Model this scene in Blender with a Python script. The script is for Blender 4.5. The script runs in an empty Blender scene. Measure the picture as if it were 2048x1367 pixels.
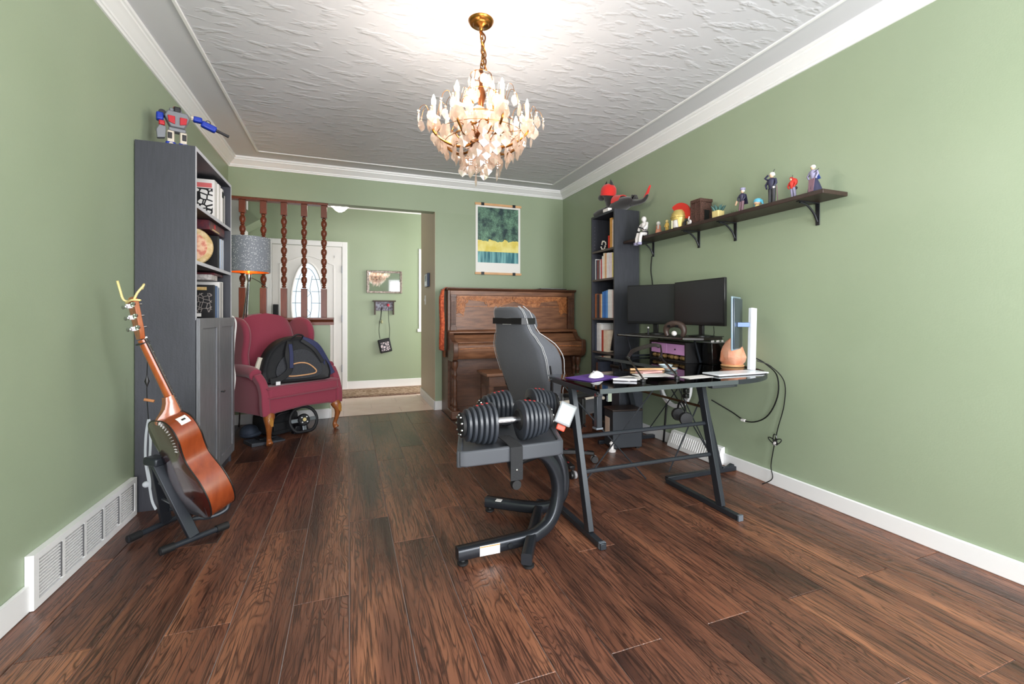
import bpy, bmesh, math, random
from mathutils import Vector, Matrix, Euler
random.seed(7)
SC = bpy.context.scene
COL = SC.collection
PI = math.pi
# ---------------------------------------------------------------- camera
FPX, CXP, HORIZ, CAMH = 880.0, 1024.0, 629.0, 1.06
YAW = math.atan2(327, 880)
cam_d = bpy.data.cameras.new('camera'); cam = bpy.data.objects.new('camera', cam_d); COL.objects.link(cam)
cam.location = (0, 0, CAMH); cam.rotation_euler = (PI/2, 0, -YAW)
cam_d.sensor_width = 36; cam_d.lens = FPX/2048*36; cam_d.shift_y = (HORIZ-683.5)/2048
cam_d.clip_start = 0.02
SC.camera = cam
# ---------------------------------------------------------------- world, daylight, exposure
SC.view_settings.view_transform = 'Standard'; SC.view_settings.look = 'None'
SC.view_settings.gamma = 1; SC.view_settings.use_curve_mapping = False
SC.view_settings.exposure = 0.55
W = bpy.data.worlds.new('sky'); SC.world = W; W.use_nodes = True
W.node_tree.nodes['Background'].inputs[0].default_value = (0.86, 0.93, 1.0, 1)
W.node_tree.nodes['Background'].inputs[1].default_value = 1.6
def area(name, loc, rot, sx, sy, power, col=(1, 1, 1)):
    l = bpy.data.lights.new(name, 'AREA'); l.shape = 'RECTANGLE'; l.size = sx; l.size_y = sy; l.energy = power; l.color = col
    o = bpy.data.objects.new(name, l); COL.objects.link(o); o.location = loc; o.rotation_euler = rot
    return o
# daylight entering by the picture window behind the camera and by the side window of the foyer
area('picture_window_daylight', (1.82, -1.02, 1.35), (PI/2, 0, 0), 1.1, 1.45, 84, (0.97, 0.98, 1.0))
area('added_room_fill', (-.2, -1.02, 1.05), (PI/2, 0, 0), 1.4, 1.9, 52, (0.98, 0.98, 1.0))  # wide soft fill light, added behind the camera to lift the whole room
area('foyer_window_daylight', (2.3, 5.85, 1.5), (0, PI/2, 0), 1.4, 1.2, 46, (1.0, 0.98, 0.96))

# ---------------------------------------------------------------- helpers
def lin(c):
    if isinstance(c, str): c = tuple(int(c[i:i+2], 16) for i in (0, 2, 4))
    r = []
    for v in c[:3]:
        v = v/255.0
        r.append(v/12.92 if v <= .04045 else ((v+.055)/1.055)**2.4)
    return (r[0], r[1], r[2], 1)
def nd(nt, t, **k):
    n = nt.nodes.new(t)
    for a, b in k.items(): setattr(n, a, b)
    return n
MATS = {}
def mat(name, col=None, rough=.5, metal=0, var=None, bump=None, spec=None, coat=0, emis=None, sheen=0, trans=0, alpha=1, aniso=None):
    """var=(scale, colour2, contrast) noise colour variation ; bump=(scale, strength)"""
    if name in MATS: return MATS[name]
    m = bpy.data.materials.new(name); m.use_nodes = True; nt = m.node_tree; b = nt.nodes['Principled BSDF']
    b.inputs['Base Color'].default_value = lin(col); b.inputs['Roughness'].default_value = rough; b.inputs['Metallic'].default_value = metal
    if spec is not None: b.inputs['Specular IOR Level'].default_value = spec
    if coat: b.inputs['Coat Weight'].default_value = coat; b.inputs['Coat Roughness'].default_value = .12
    if sheen: b.inputs['Sheen Weight'].default_value = sheen; b.inputs['Sheen Roughness'].default_value = .5
    if trans: b.inputs['Transmission Weight'].default_value = trans
    if alpha < 1: b.inputs['Alpha'].default_value = alpha
    if emis: b.inputs['Emission Color'].default_value = lin(emis[0]); b.inputs['Emission Strength'].default_value = emis[1]
    tc = nd(nt, 'ShaderNodeTexCoord') if (var or bump) else None
    if var:
        mp = nd(nt, 'ShaderNodeMapping'); nt.links.new(tc.outputs['Object'], mp.inputs[0])
        if len(var) > 3: mp.inputs['Scale'].default_value = var[3]
        n = nd(nt, 'ShaderNodeTexNoise'); n.inputs['Scale'].default_value = var[0]; n.inputs['Detail'].default_value = 4
        nt.links.new(mp.outputs[0], n.inputs['Vector'])
        r = nd(nt, 'ShaderNodeValToRGB'); c = var[2] if len(var) > 2 else .2
        r.color_ramp.elements[0].position = .5-c; r.color_ramp.elements[1].position = .5+c
        r.color_ramp.elements[0].color = lin(col); r.color_ramp.elements[1].color = lin(var[1])
        nt.links.new(n.outputs[0], r.inputs[0]); nt.links.new(r.outputs[0], b.inputs['Base Color'])
    if bump:
        n = nd(nt, 'ShaderNodeTexNoise'); n.inputs['Scale'].default_value = bump[0]; n.inputs['Detail'].default_value = 3
        nt.links.new(tc.outputs['Object'], n.inputs['Vector'])
        bp = nd(nt, 'ShaderNodeBump'); bp.inputs['Strength'].default_value = bump[1]; bp.inputs['Distance'].default_value = .01
        nt.links.new(n.outputs[0], bp.inputs['Height']); nt.links.new(bp.outputs[0], b.inputs['Normal'])
    MATS[name] = m
    return m
WM = {}
def tag(o, label=None, cat=None, group=None, kind=None):
    if label: o['label'] = label
    if cat: o['category'] = cat
    if group: o['group'] = group
    if kind: o['kind'] = kind
    return o
def thing(name, label, cat, loc=(0, 0, 0), rz=0, group=None, kind=None):
    o = bpy.data.objects.new(name, None); COL.objects.link(o); o.location = loc; o.rotation_euler = (0, 0, rz); o.empty_display_size = .1
    WM[o.name] = Matrix.Translation(Vector(loc)) @ Matrix.Rotation(rz, 4, 'Z')
    return tag(o, label, cat, group, kind)
def V(*a): return Vector(a)
def frames(pts, closed=False, up=None):
    n = len(pts); T = []
    for i in range(n):
        a = pts[(i-1) % n] if (closed or i) else pts[i]; b = pts[(i+1) % n] if (closed or i < n-1) else pts[i]
        t = (b-a); T.append(t.normalized() if t.length > 1e-9 else V(0, 0, 1))
    if up is None:
        up = V(0, 0, 1) if abs(T[0].z) < .9 else V(1, 0, 0)
    N = (up - T[0]*up.dot(T[0])).normalized(); out = []
    for i in range(n):
        N = (N - T[i]*N.dot(T[i]))
        N = N.normalized() if N.length > 1e-6 else T[i].orthogonal().normalized()
        out.append((T[i], N, T[i].cross(N)))
    return out
def smooth_path(pts, k=6, closed=False):
    P = [Vector(p) for p in pts]; n = len(P); out = []
    rng = range(n if closed else n-1)
    for i in rng:
        p0 = P[(i-1) % n] if (closed or i > 0) else P[0]; p1 = P[i]; p2 = P[(i+1) % n]; p3 = P[(i+2) % n] if (closed or i < n-2) else P[-1]
        for j in range(k):
            t = j/k
            out.append(.5*((2*p1)+(-p0+p2)*t+(2*p0-5*p1+4*p2-p3)*t*t+(-p0+3*p1-3*p2+p3)*t**3))
    if not closed: out.append(P[-1].copy())
    return out
class MB:
    def __init__(s, M=None): s.v = []; s.f = []; s.M = M
    def add(s, vs, fs):
        o = len(s.v)
        s.v += [(s.M @ Vector(p)) if s.M else Vector(p) for p in vs]; s.f += [tuple(i+o for i in f) for f in fs]; return s
    def box(s, x0, x1, y0, y1, z0, z1):
        return s.add([(x0, y0, z0), (x1, y0, z0), (x1, y1, z0), (x0, y1, z0), (x0, y0, z1), (x1, y0, z1), (x1, y1, z1), (x0, y1, z1)],
                     [(0, 3, 2, 1), (4, 5, 6, 7), (0, 1, 5, 4), (1, 2, 6, 5), (2, 3, 7, 6), (3, 0, 4, 7)])
    def bar(s, a, b, w, h, up=(0, 0, 1)):
        return s.tube([a, b], 1, prof=[(-w/2, -h/2), (w/2, -h/2), (w/2, h/2), (-w/2, h/2)], up=up)
    def tube(s, pts, r, n=8, closed=False, prof=None, up=None, caps=True):
        P = [Vector(p) for p in pts]; F = frames(P, closed, Vector(up) if up else None); vs = []; fs = []
        for i, p in enumerate(P):
            t, N, B = F[i]; ri = r[i] if isinstance(r, (list, tuple)) else r
            if prof:
                for (a, b) in prof: vs.append(p - B*a*ri + N*b*ri)
            else:
                for k in range(n):
                    a = 2*PI*k/n; vs.append(p + (N*math.cos(a)+B*math.sin(a))*ri)
        m = len(prof) if prof else n; L = len(P)
        for i in range(L if closed else L-1):
            for k in range(m):
                a = i*m+k; b = i*m+(k+1) % m; c = ((i+1) % L)*m+(k+1) % m; d = ((i+1) % L)*m+k
                fs.append((a, b, c, d))
        if not closed and caps:
            fs.append(tuple(range(m))[::-1]); fs.append(tuple((L-1)*m+k for k in range(m)))
        return s.add(vs, fs)
    def cyl(s, a, b, r, r2=None, n=12):
        return s.tube([a, b], [r, r if r2 is None else r2], n)
    def lathe(s, prof, c=(0, 0, 0), n=16, axis=None, ang=2*PI, caps=True):
        """prof: [(r,z)] ; axis optional matrix"""
        vs = []; fs = []; full = abs(ang-2*PI) < 1e-6; m = n if full else n+1
        for (r, z) in prof:
            for k in range(m):
                a = ang*k/n; p = Vector((r*math.cos(a), r*math.sin(a), z))
                if axis: p = axis @ p
                vs.append(p+Vector(c))
        for i in range(len(prof)-1):
            for k in range(n):
                k2 = (k+1) % m
                fs.append((i*m+k, i*m+k2, (i+1)*m+k2, (i+1)*m+k))
        if full and caps and prof[0] != prof[-1]:
            if prof[0][0] > 1e-5: fs.append(tuple(range(m))[::-1])
            if prof[-1][0] > 1e-5: fs.append(tuple((len(prof)-1)*m+k for k in range(m)))
        return s.add(vs, fs)
    def sphere(s, c, r, n=12, m=8):
        if not isinstance(r, (tuple, list)): r = (r, r, r)
        vs = [(c[0], c[1], c[2]-r[2])]; fs = []
        for i in range(1, m):
            a = PI*i/m
            for k in range(n):
                b = 2*PI*k/n; vs.append((c[0]+r[0]*math.sin(a)*math.cos(b), c[1]+r[1]*math.sin(a)*math.sin(b), c[2]-r[2]*math.cos(a)))
        vs.append((c[0], c[1], c[2]+r[2])); L = len(vs)-1
        for k in range(n): fs.append((0, 1+(k+1) % n, 1+k)); fs.append((L, L-n+k, L-n+(k+1) % n))
        for i in range(m-2):
            for k in range(n):
                fs.append((1+i*n+k, 1+i*n+(k+1) % n, 1+(i+1)*n+(k+1) % n, 1+(i+1)*n+k))
        return s.add(vs, fs)
    def prism(s, poly, d0, d1, ax='z'):
        """poly list of 2d points; ax: extrusion axis. z:(x,y) y:(x,z) x:(y,z)"""
        f = {'z': lambda p, d: (p[0], p[1], d), 'y': lambda p, d: (p[0], d, p[1]), 'x': lambda p, d: (d, p[0], p[1])}[ax]
        n = len(poly)
        return s.add([f(p, d0) for p in poly]+[f(p, d1) for p in poly],
                     [tuple(range(n))[::-1], tuple(range(n, 2*n))]+[(k, (k+1) % n, n+(k+1) % n, n+k) for k in range(n)])
    def grid(s, fn, nu, nv, cu=False, cv=False):
        vs = [fn(u/(nu if cu else nu-1), v/(nv if cv else nv-1)) for u in range(nu) for v in range(nv)]; fs = []
        for u in range(nu if cu else nu-1):
            for v in range(nv if cv else nv-1):
                u2 = (u+1) % nu; v2 = (v+1) % nv
                fs.append((u*nv+v, u2*nv+v, u2*nv+v2, u*nv+v2))
        return s.add(vs, fs)
    def loft(s, rings, caps=True, closed=False):
        m = len(rings[0]); L = len(rings); vs = [p for r in rings for p in r]; fs = []
        for i in range(L if closed else L-1):
            for k in range(m):
                fs.append((i*m+k, i*m+(k+1) % m, ((i+1) % L)*m+(k+1) % m, ((i+1) % L)*m+k))
        if caps and not closed: fs.append(tuple(range(m))[::-1]); fs.append(tuple((L-1)*m+k for k in range(m)))
        return s.add(vs, fs)
    def build(s, name, material, parent=None, local=False, loc=None, rz=0, label=None, cat=None, group=None, kind=None, bev=0, seg=2, sub=0, sharp=35, solid=0):
        me = bpy.data.meshes.new(name); vs = s.v
        M = None
        if parent is not None: M = WM[parent.name]
        elif loc is not None: M = Matrix.Translation(Vector(loc)) @ Matrix.Rotation(rz, 4, 'Z')
        if M is not None and not local:
            I = M.inverted(); vs = [I @ p for p in vs]
        me.from_pydata([tuple(p) for p in vs], [], s.f); me.validate()
        bm = bmesh.new(); bm.from_mesh(me); bmesh.ops.recalc_face_normals(bm, faces=bm.faces); bm.to_mesh(me); bm.free()
        me.polygons.foreach_set('use_smooth', [True]*len(me.polygons))
        try: me.set_sharp_from_angle(angle=math.radians(sharp))
        except Exception: pass
        o = bpy.data.objects.new(name, me); COL.objects.link(o)
        if material: me.materials.append(material)
        if parent is not None: o.parent = parent; WM[o.name] = M
        else:
            if loc is not None: o.location = loc; o.rotation_euler = (0, 0, rz)
            WM[o.name] = M if M is not None else Matrix()
        if bev:
            md = o.modifiers.new('bevel', 'BEVEL'); md.width = bev; md.segments = seg; md.limit_method = 'ANGLE'; md.angle_limit = math.radians(38); md.harden_normals = False
        if solid:
            md = o.modifiers.new('solid', 'SOLIDIFY'); md.thickness = solid
        if sub:
            md = o.modifiers.new('sub', 'SUBSURF'); md.levels = sub; md.render_levels = sub
        return tag(o, label, cat, group, kind)
def B(x0, x1, y0, y1, z0, z1): return MB().box(x0, x1, y0, y1, z0, z1)
def dup(o, parent=None, loc=None, rz=None, label=None):
    c = o.copy(); COL.objects.link(c); c.parent = parent
    if loc is not None: c.location = loc
    if rz is not None: c.rotation_euler = (c.rotation_euler[0], c.rotation_euler[1], rz)
    if label: c['label'] = label
    for ch in list(o.children): dup(ch, c)
    return c
def rotm(ax, deg): return Matrix.Rotation(math.radians(deg), 4, ax)
def text(body, size, material, name, parent, M, depth=.0006, align='CENTER', local=False):
    cu = bpy.data.curves.new(name, 'FONT'); cu.body = body; cu.size = size; cu.extrude = depth; cu.align_x = align; cu.align_y = 'CENTER'; cu.resolution_u = 2
    t = bpy.data.objects.new('t', cu); me = bpy.data.meshes.new_from_object(t); bpy.data.objects.remove(t)
    I = Matrix() if (local or parent is None) else WM[parent.name].inverted()
    me.transform(I @ M); me.materials.clear(); me.materials.append(material)
    o = bpy.data.objects.new(name, me); COL.objects.link(o)
    if parent is not None: o.parent = parent; WM[o.name] = WM[parent.name]
    return o
# ---------------------------------------------------------------- room materials
LX, RX, BY, FY = -1.08, 2.49, 4.89, -1.0
CZ, CRZ = 2.57, 2.48
def wall_paint():
    m = bpy.data.materials.new('sage_green_wall_paint'); m.use_nodes = True; nt = m.node_tree; b = nt.nodes['Principled BSDF']
    tc = nd(nt, 'ShaderNodeTexCoord')
    n = nd(nt, 'ShaderNodeTexNoise'); n.inputs['Scale'].default_value = 1.3; n.inputs['Detail'].default_value = 3; nt.links.new(tc.outputs['Object'], n.inputs[0])
    r = nd(nt, 'ShaderNodeValToRGB'); r.color_ramp.elements[0].position = .3; r.color_ramp.elements[1].position = .75
    r.color_ramp.elements[0].color = lin((149, 163, 136)); r.color_ramp.elements[1].color = lin((155, 168, 143))
    nt.links.new(n.outputs[0], r.inputs[0]); nt.links.new(r.outputs[0], b.inputs['Base Color'])
    b.inputs['Roughness'].default_value = .42; b.inputs['Specular IOR Level'].default_value = .35
    n2 = nd(nt, 'ShaderNodeTexNoise'); n2.inputs['Scale'].default_value = 160; nt.links.new(tc.outputs['Object'], n2.inputs[0])
    bp = nd(nt, 'ShaderNodeBump'); bp.inputs['Strength'].default_value = .08; bp.inputs['Distance'].default_value = .004
    nt.links.new(n2.outputs[0], bp.inputs['Height']); nt.links.new(bp.outputs[0], b.inputs['Normal'])
    return m
GREEN = wall_paint()
WHITE = mat('white_trim_paint', (236, 236, 236), .38)
CEILW = mat('smooth_ceiling_paint', (206, 206, 210), .7)
TAN = mat('tan_wall_paint', (196, 180, 156), .55, bump=(120, .05))
TILE = mat('pale_foyer_tile', (228, 198, 184), .35, var=(6, (238, 212, 200), .2))
GROUT = mat('tile_grout', (196, 178, 168), .8)
BLACKM = mat('black_metal', (38, 39, 43), .4, .4)
DARK = mat('dark_void', (12, 12, 13), .8)
def plaster():
    m = bpy.data.materials.new('swirl_textured_ceiling'); m.use_nodes = True; nt = m.node_tree; b = nt.nodes['Principled BSDF']
    b.inputs['Base Color'].default_value = lin((206, 206, 211)); b.inputs['Roughness'].default_value = .6
    tc = nd(nt, 'ShaderNodeTexCoord'); mp = nd(nt, 'ShaderNodeMapping'); mp.inputs['Rotation'].default_value = (0, 0, math.radians(38)); mp.inputs['Scale'].default_value = (1, 2.6, 1)
    nt.links.new(tc.outputs['Object'], mp.inputs[0])
    n1 = nd(nt, 'ShaderNodeTexNoise'); n1.inputs['Scale'].default_value = 16; n1.inputs['Detail'].default_value = 5; n1.inputs['Distortion'].default_value = 1.6; nt.links.new(mp.outputs[0], n1.inputs[0])
    n2 = nd(nt, 'ShaderNodeTexNoise'); n2.inputs['Scale'].default_value = 7; n2.inputs['Detail'].default_value = 2; nt.links.new(mp.outputs[0], n2.inputs[0])
    r = nd(nt, 'ShaderNodeValToRGB'); r.color_ramp.elements[0].position = .52; r.color_ramp.elements[1].position = .66; nt.links.new(n2.outputs[0], r.inputs[0])
    mu = nd(nt, 'ShaderNodeMath', operation='MULTIPLY'); nt.links.new(n1.outputs[0], mu.inputs[0]); nt.links.new(r.outputs[0], mu.inputs[1])
    bp = nd(nt, 'ShaderNodeBump'); bp.inputs['Strength'].default_value = .45; bp.inputs['Distance'].default_value = .012
    nt.links.new(mu.outputs[0], bp.inputs['Height']); nt.links.new(bp.outputs[0], b.inputs['Normal'])
    return m
def floor_wood():
    m = bpy.data.materials.new('hand_scraped_hickory'); m.use_nodes = True; nt = m.node_tree; b = nt.nodes['Principled BSDF']; L = nt.links.new
    tc = nd(nt, 'ShaderNodeTexCoord'); oi = nd(nt, 'ShaderNodeObjectInfo')
    mul = nd(nt, 'ShaderNodeMath', operation='MULTIPLY'); mul.inputs[1].default_value = 61.0; L(oi.outputs['Random'], mul.inputs[0])
    cb = nd(nt, 'ShaderNodeCombineXYZ'); L(mul.outputs[0], cb.inputs[0]); L(mul.outputs[0], cb.inputs[2])
    ad = nd(nt, 'ShaderNodeVectorMath', operation='ADD'); L(tc.outputs['Object'], ad.inputs[0]); L(cb.outputs[0], ad.inputs[1])
    # contour rings: stretched noise turned into repeated bands
    mp = nd(nt, 'ShaderNodeMapping'); mp.inputs['Scale'].default_value = (4.6, .7, 4.6); L(ad.outputs[0], mp.inputs[0])
    n1 = nd(nt, 'ShaderNodeTexNoise'); n1.inputs['Scale'].default_value = 1.6; n1.inputs['Detail'].default_value = 3.2; n1.inputs['Roughness'].default_value = .55; n1.inputs['Distortion'].default_value = .6; L(mp.outputs[0], n1.inputs[0])
    m1 = nd(nt, 'ShaderNodeMath', operation='MULTIPLY'); m1.inputs[1].default_value = 24; L(n1.outputs[0], m1.inputs[0])
    fr = nd(nt, 'ShaderNodeMath', operation='PINGPONG'); fr.inputs[1].default_value = .5; L(m1.outputs[0], fr.inputs[0])
    ring = nd(nt, 'ShaderNodeMapRange'); ring.inputs[1].default_value = .0; ring.inputs[2].default_value = .24; ring.inputs[3].default_value = 1; ring.inputs[4].default_value = 0; L(fr.outputs[0], ring.inputs[0])
    # fine streaks along the board
    mp2 = nd(nt, 'ShaderNodeMapping'); mp2.inputs['Scale'].default_value = (75, 2.6, 75); L(ad.outputs[0], mp2.inputs[0])
    n2 = nd(nt, 'ShaderNodeTexNoise'); n2.inputs['Scale'].default_value = 1.5; n2.inputs['Detail'].default_value = 5; n2.inputs['Distortion'].default_value = 1.4; L(mp2.outputs[0], n2.inputs[0])
    st = nd(nt, 'ShaderNodeMapRange'); st.inputs[1].default_value = .49; st.inputs[2].default_value = .61; L(n2.outputs[0], st.inputs[0])
    mx = nd(nt, 'ShaderNodeMath', operation='MULTIPLY'); L(ring.outputs[0], mx.inputs[0]); 
    n4 = nd(nt, 'ShaderNodeTexNoise'); n4.inputs['Scale'].default_value = 5; n4.inputs['Detail'].default_value = 3; L(mp.outputs[0], n4.inputs[0])
    st4 = nd(nt, 'ShaderNodeMapRange'); st4.inputs[1].default_value = .33; st4.inputs[2].default_value = .55; L(n4.outputs[0], st4.inputs[0]); L(st4.outputs[0], mx.inputs[1])
    mxx = nd(nt, 'ShaderNodeMath', operation='MAXIMUM'); L(mx.outputs[0], mxx.inputs[0]); L(st.outputs[0], mxx.inputs[1])
    # broad light and dark drifts
    n3 = nd(nt, 'ShaderNodeTexNoise'); n3.inputs['Scale'].default_value = .9; n3.inputs['Detail'].default_value = 4; n3.inputs['Distortion'].default_value = .7; L(mp.outputs[0], n3.inputs[0])
    r = nd(nt, 'ShaderNodeValToRGB'); e = r.color_ramp.elements
    e[0].position = .3; e[0].color = lin((58, 36, 30)); e[1].position = .72; e[1].color = lin((156, 104, 76))
    q = e.new(.5); q.color = lin((112, 71, 54)); L(n3.outputs[0], r.inputs[0])
    hs = nd(nt, 'ShaderNodeHueSaturation'); L(r.outputs[0], hs.inputs['Color'])
    mr = nd(nt, 'ShaderNodeMapRange'); mr.inputs[3].default_value = .88; mr.inputs[4].default_value = 1.1; L(oi.outputs['Random'], mr.inputs[0]); L(mr.outputs[0], hs.inputs['Value'])
    mc = nd(nt, 'ShaderNodeMix', data_type='RGBA'); L(hs.outputs[0], mc.inputs[6]); mc.inputs[7].default_value = lin((38, 23, 19))
    sc = nd(nt, 'ShaderNodeMath', operation='MULTIPLY'); sc.inputs[1].default_value = .82; L(mxx.outputs[0], sc.inputs[0]); L(sc.outputs[0], mc.inputs[0])
    L(mc.outputs[2], b.inputs['Base Color'])
    b.inputs['Roughness'].default_value = .3; b.inputs['Specular IOR Level'].default_value = .55
    bp = nd(nt, 'ShaderNodeBump'); bp.inputs['Strength'].default_value = .25; bp.inputs['Distance'].default_value = .004; bp.invert = True
    L(mxx.outputs[0], bp.inputs['Height']); L(bp.outputs[0], b.inputs['Normal'])
    return m
# ---------------------------------------------------------------- floor: boards laid along the room
JOINT = mat('pale_floor_joint', (176, 166, 162), .7)
fl = B(LX-.02, RX+.02, FY, BY, -.06, -.004).build('floor', JOINT, kind='structure', label='dark hand scraped wood plank floor of the green room', loc=(0, 0, 0))
WOOD = floor_wood()
PW = .192; x0r = .003
seams = {}
k0 = math.floor((LX-x0r)/PW); k1 = math.ceil((RX-x0r)/PW)
# board ends: even rows break at 1.18 m, odd rows at their own distance, boards 1.22 m long
PH = {-5: 1.78, -3: 1.76, -1: 1.78, 1: 2.11, 3: 1.90, 5: 1.74, 7: 2.02, 9: 1.95, 11: 1.80}
for k in range(k0, k1):
    xa = max(x0r+k*PW, LX); xb = min(x0r+(k+1)*PW, RX)
    if xb-xa < .02: continue
    y = PH.get(k, 1.18 if k % 2 == 0 else 1.8)
    while y-1.22 > FY+.1: y -= 1.22
    ys = [FY]
    while y < BY-.1: ys.append(y); y += 1.22
    ys.append(BY)
    for a, b in zip(ys[:-1], ys[1:]):
        cx, cy = (xa+xb)/2, (a+b)/2; hx, hy = (xb-xa)/2-.0013, (b-a)/2-.0013
        c = .0014
        mb = MB().add([(-hx, -hy, -.006), (hx, -hy, -.006), (hx, hy, -.006), (-hx, hy, -.006), (-hx, -hy, -c), (hx, -hy, -c), (hx, hy, -c), (-hx, hy, -c), (-hx+c, -hy+c, 0), (hx-c, -hy+c, 0), (hx-c, hy-c, 0), (-hx+c, hy-c, 0)],
                      [(0, 1, 5, 4), (1, 2, 6, 5), (2, 3, 7, 6), (3, 0, 4, 7), (4, 5, 9, 8), (5, 6, 10, 9), (6, 7, 11, 10), (7, 4, 8, 11), (8, 9, 10, 11)])
        o = mb.build('plank', WOOD, parent=fl, local=True, sharp=20); o.location = (cx, cy, 0)
# ---------------------------------------------------------------- foyer floor of pale tiles
FBY = 6.70
ff = B(-2.4, 3.0, BY, FBY+.1, -.06, -.004).build('floor_foyer', GROUT, kind='structure', label='pale pink beige tile floor of the entrance hall', loc=(0, 5.8, 0))
tw, th = .60, .30
for j in range(7):
    ya = BY+.012+j*th; yb = min(ya+th, FBY)
    if yb-ya < .03: continue
    for i in range(-4, 5):
        xa = i*tw+(.3 if j % 2 else 0)-.05; xb = xa+tw
        xa = max(xa, -2.2); xb = min(xb, 2.48)
        if xb-xa < .05: continue
        B(xa+.0015, xb-.0015, ya+.0015, yb-.0015, -.006, 0).build('tile', TILE, parent=ff)
MB().box(LX, .905, BY-.004, BY+.012, -.004, .003).build('trim_threshold', mat('threshold_strip', (120, 96, 78), .4), kind='structure', loc=(0, BY, 0))
# ---------------------------------------------------------------- walls
B(LX-.12, LX, FY, BY+.12, 0, CZ+.1).build('wall_left', GREEN, kind='structure', loc=(LX, 2, 0), label='sage green painted wall behind the guitar and bookcase')
B(RX, RX+.12, FY, BY+.12, 0, CZ+.1).build('wall_right', GREEN, kind='structure', loc=(RX, 2, 0), label='sage green painted wall behind the desk and long shelf')
HB = 2.205
B(LX, RX, BY, BY+.12, HB, CZ+.1).build('wall_back_header', GREEN, kind='structure', loc=(0, BY, HB), label='green wall strip above the wide foyer opening')
B(.905, RX, BY, BY+.12, 0, HB).build('wall_back', GREEN, kind='structure', loc=(1.7, BY, 0), label='sage green wall behind the upright piano')
B(LX, -.18, BY, BY+.12, 0, .985).build('wall_half', GREEN, kind='structure', loc=(-.6, BY, 0), label='low green half wall under the turned spindles')
B(.902, 1.02, BY+.001, 5.88, 0, 2.66).build('wall_jamb', TAN, kind='structure', loc=(.95, 5.4, 0), label='tan painted wall end with thermostat and switch')
# wall behind the camera with its picture window opening
fw = MB()
fw.box(LX, -.92, FY-.12, FY, 0, CZ).box(.52, 1.25, FY-.12, FY, 0, CZ).box(-.92, .52, FY-.12, FY, 2.04, CZ).box(2.39, RX, FY-.12, FY, 0, CZ).box(1.25, 2.39, FY-.12, FY, 0, .60).box(1.25, 2.39, FY-.12, FY, 2.10, CZ)  # wide left gap is an added opening, made for the fill light
fw.build('wall_front', GREEN, kind='structure', loc=(.7, FY, 0), label='green wall with a picture window behind the camera')
wf = MB().box(1.19, 1.27, FY+.001, FY+.02, .60, 2.16).box(2.37, 2.44, FY+.001, FY+.02, .60, 2.16).box(1.27, 2.37, FY+.001, FY+.02, 2.08, 2.16).box(1.15, 2.47, FY+.001, FY+.06, .54, .60)
wf.build('window_1', WHITE, kind='structure', loc=(.7, FY, .5), label='white casing of the picture window')
# foyer shell
B(-2.3, 3.0, FBY, FBY+.12, 0, 2.78).build('wall_foyer', GREEN, kind='structure', loc=(0, FBY, 0), label='green entrance wall with front door and mirror')
B(-2.42, -2.3, BY, FBY+.12, 0, 2.78).build('wall_foyer_left', GREEN, kind='structure', loc=(-2.3, 5.8, 0))
B(2.62, 2.74, BY+.12, FBY+.12, 0, 2.78).build('wall_foyer_right', GREEN, kind='structure', loc=(2.6, 5.8, 0))
B(-2.3, LX-.12, BY, BY+.12, 0, 2.78).build('wall_foyer_front', GREEN, kind='structure', loc=(-1.7, BY, 0))
B(-2.42, 3.0, BY, FBY+.12, 2.66, 2.78).build('ceiling_foyer', CEILW, kind='structure', loc=(0, 5.8, 2.66))
# ---------------------------------------------------------------- ceiling, bead, crown
B(LX-.12, RX+.12, FY-.12, BY+.12, CZ, CZ+.1).build('ceiling', CEILW, kind='structure', loc=(.7, 2, CZ), label='white ceiling with smooth border and textured centre')
bx0, bx1, by0, by1 = -.775, 2.21, -.7, 4.60
B(bx0, bx1, by0, by1, CZ-.004, CZ+.001).build('ceiling_panel', plaster(), kind='structure', loc=(.7, 2, CZ), label='swirl textured white plaster field of the ceiling')
bd = MB(); w = .02; d = .011
for (xa, xb, ya, yb) in ((bx0-w, bx0, by0-w, by1+w), (bx1, bx1+w, by0-w, by1+w), (bx0, bx1, by1, by1+w), (bx0, bx1, by0-w, by0)): bd.box(xa, xb, ya, yb, CZ-d, CZ+.001)
bd.build('trim_ceiling_bead', WHITE, kind='structure', loc=(.7, 2, CZ), bev=.004)
prof = [(0, CRZ), (.010, CRZ), (.014, CRZ+.012), (.020, CRZ+.014), (.022, CRZ+.024), (.030, CRZ+.030), (.048, CRZ+.048), (.068, CRZ+.060), (.070, CRZ+.070), (.080, CRZ+.073), (.082, CZ+.001), (0, CZ+.001)]
def crown(name, fn, a, b, mit=(1, 1)):
    vs = [fn(d, z, a+d*mit[0]) for d, z in prof]+[fn(d, z, b-d*mit[1]) for d, z in prof]; n = len(prof)
    MB().add(vs, [tuple(range(n))[::-1], tuple(range(n, 2*n))]+[(k, (k+1) % n, n+(k+1) % n, n+k) for k in range(n)]).build(name, WHITE, kind='structure', loc=fn(0, CRZ, (a+b)/2), sharp=25)
crown('trim_crown_left', lambda d, z, t: (LX+d, t, z), FY, BY); crown('trim_crown_right', lambda d, z, t: (RX-d, t, z), FY, BY); crown('trim_crown_back', lambda d, z, t: (t, BY-d, z), LX, RX)
crown('trim_crown_front', lambda d, z, t: (t, FY+d, z), LX, RX)
MB().prism([(FBY, 2.57), (FBY-.02, 2.57), (FBY-.09, 2.645), (FBY-.09, 2.66), (FBY, 2.66)], -2.3, 2.62, 'x').build('trim_crown_foyer', WHITE, kind='structure', loc=(0, FBY, 2.57))
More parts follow.
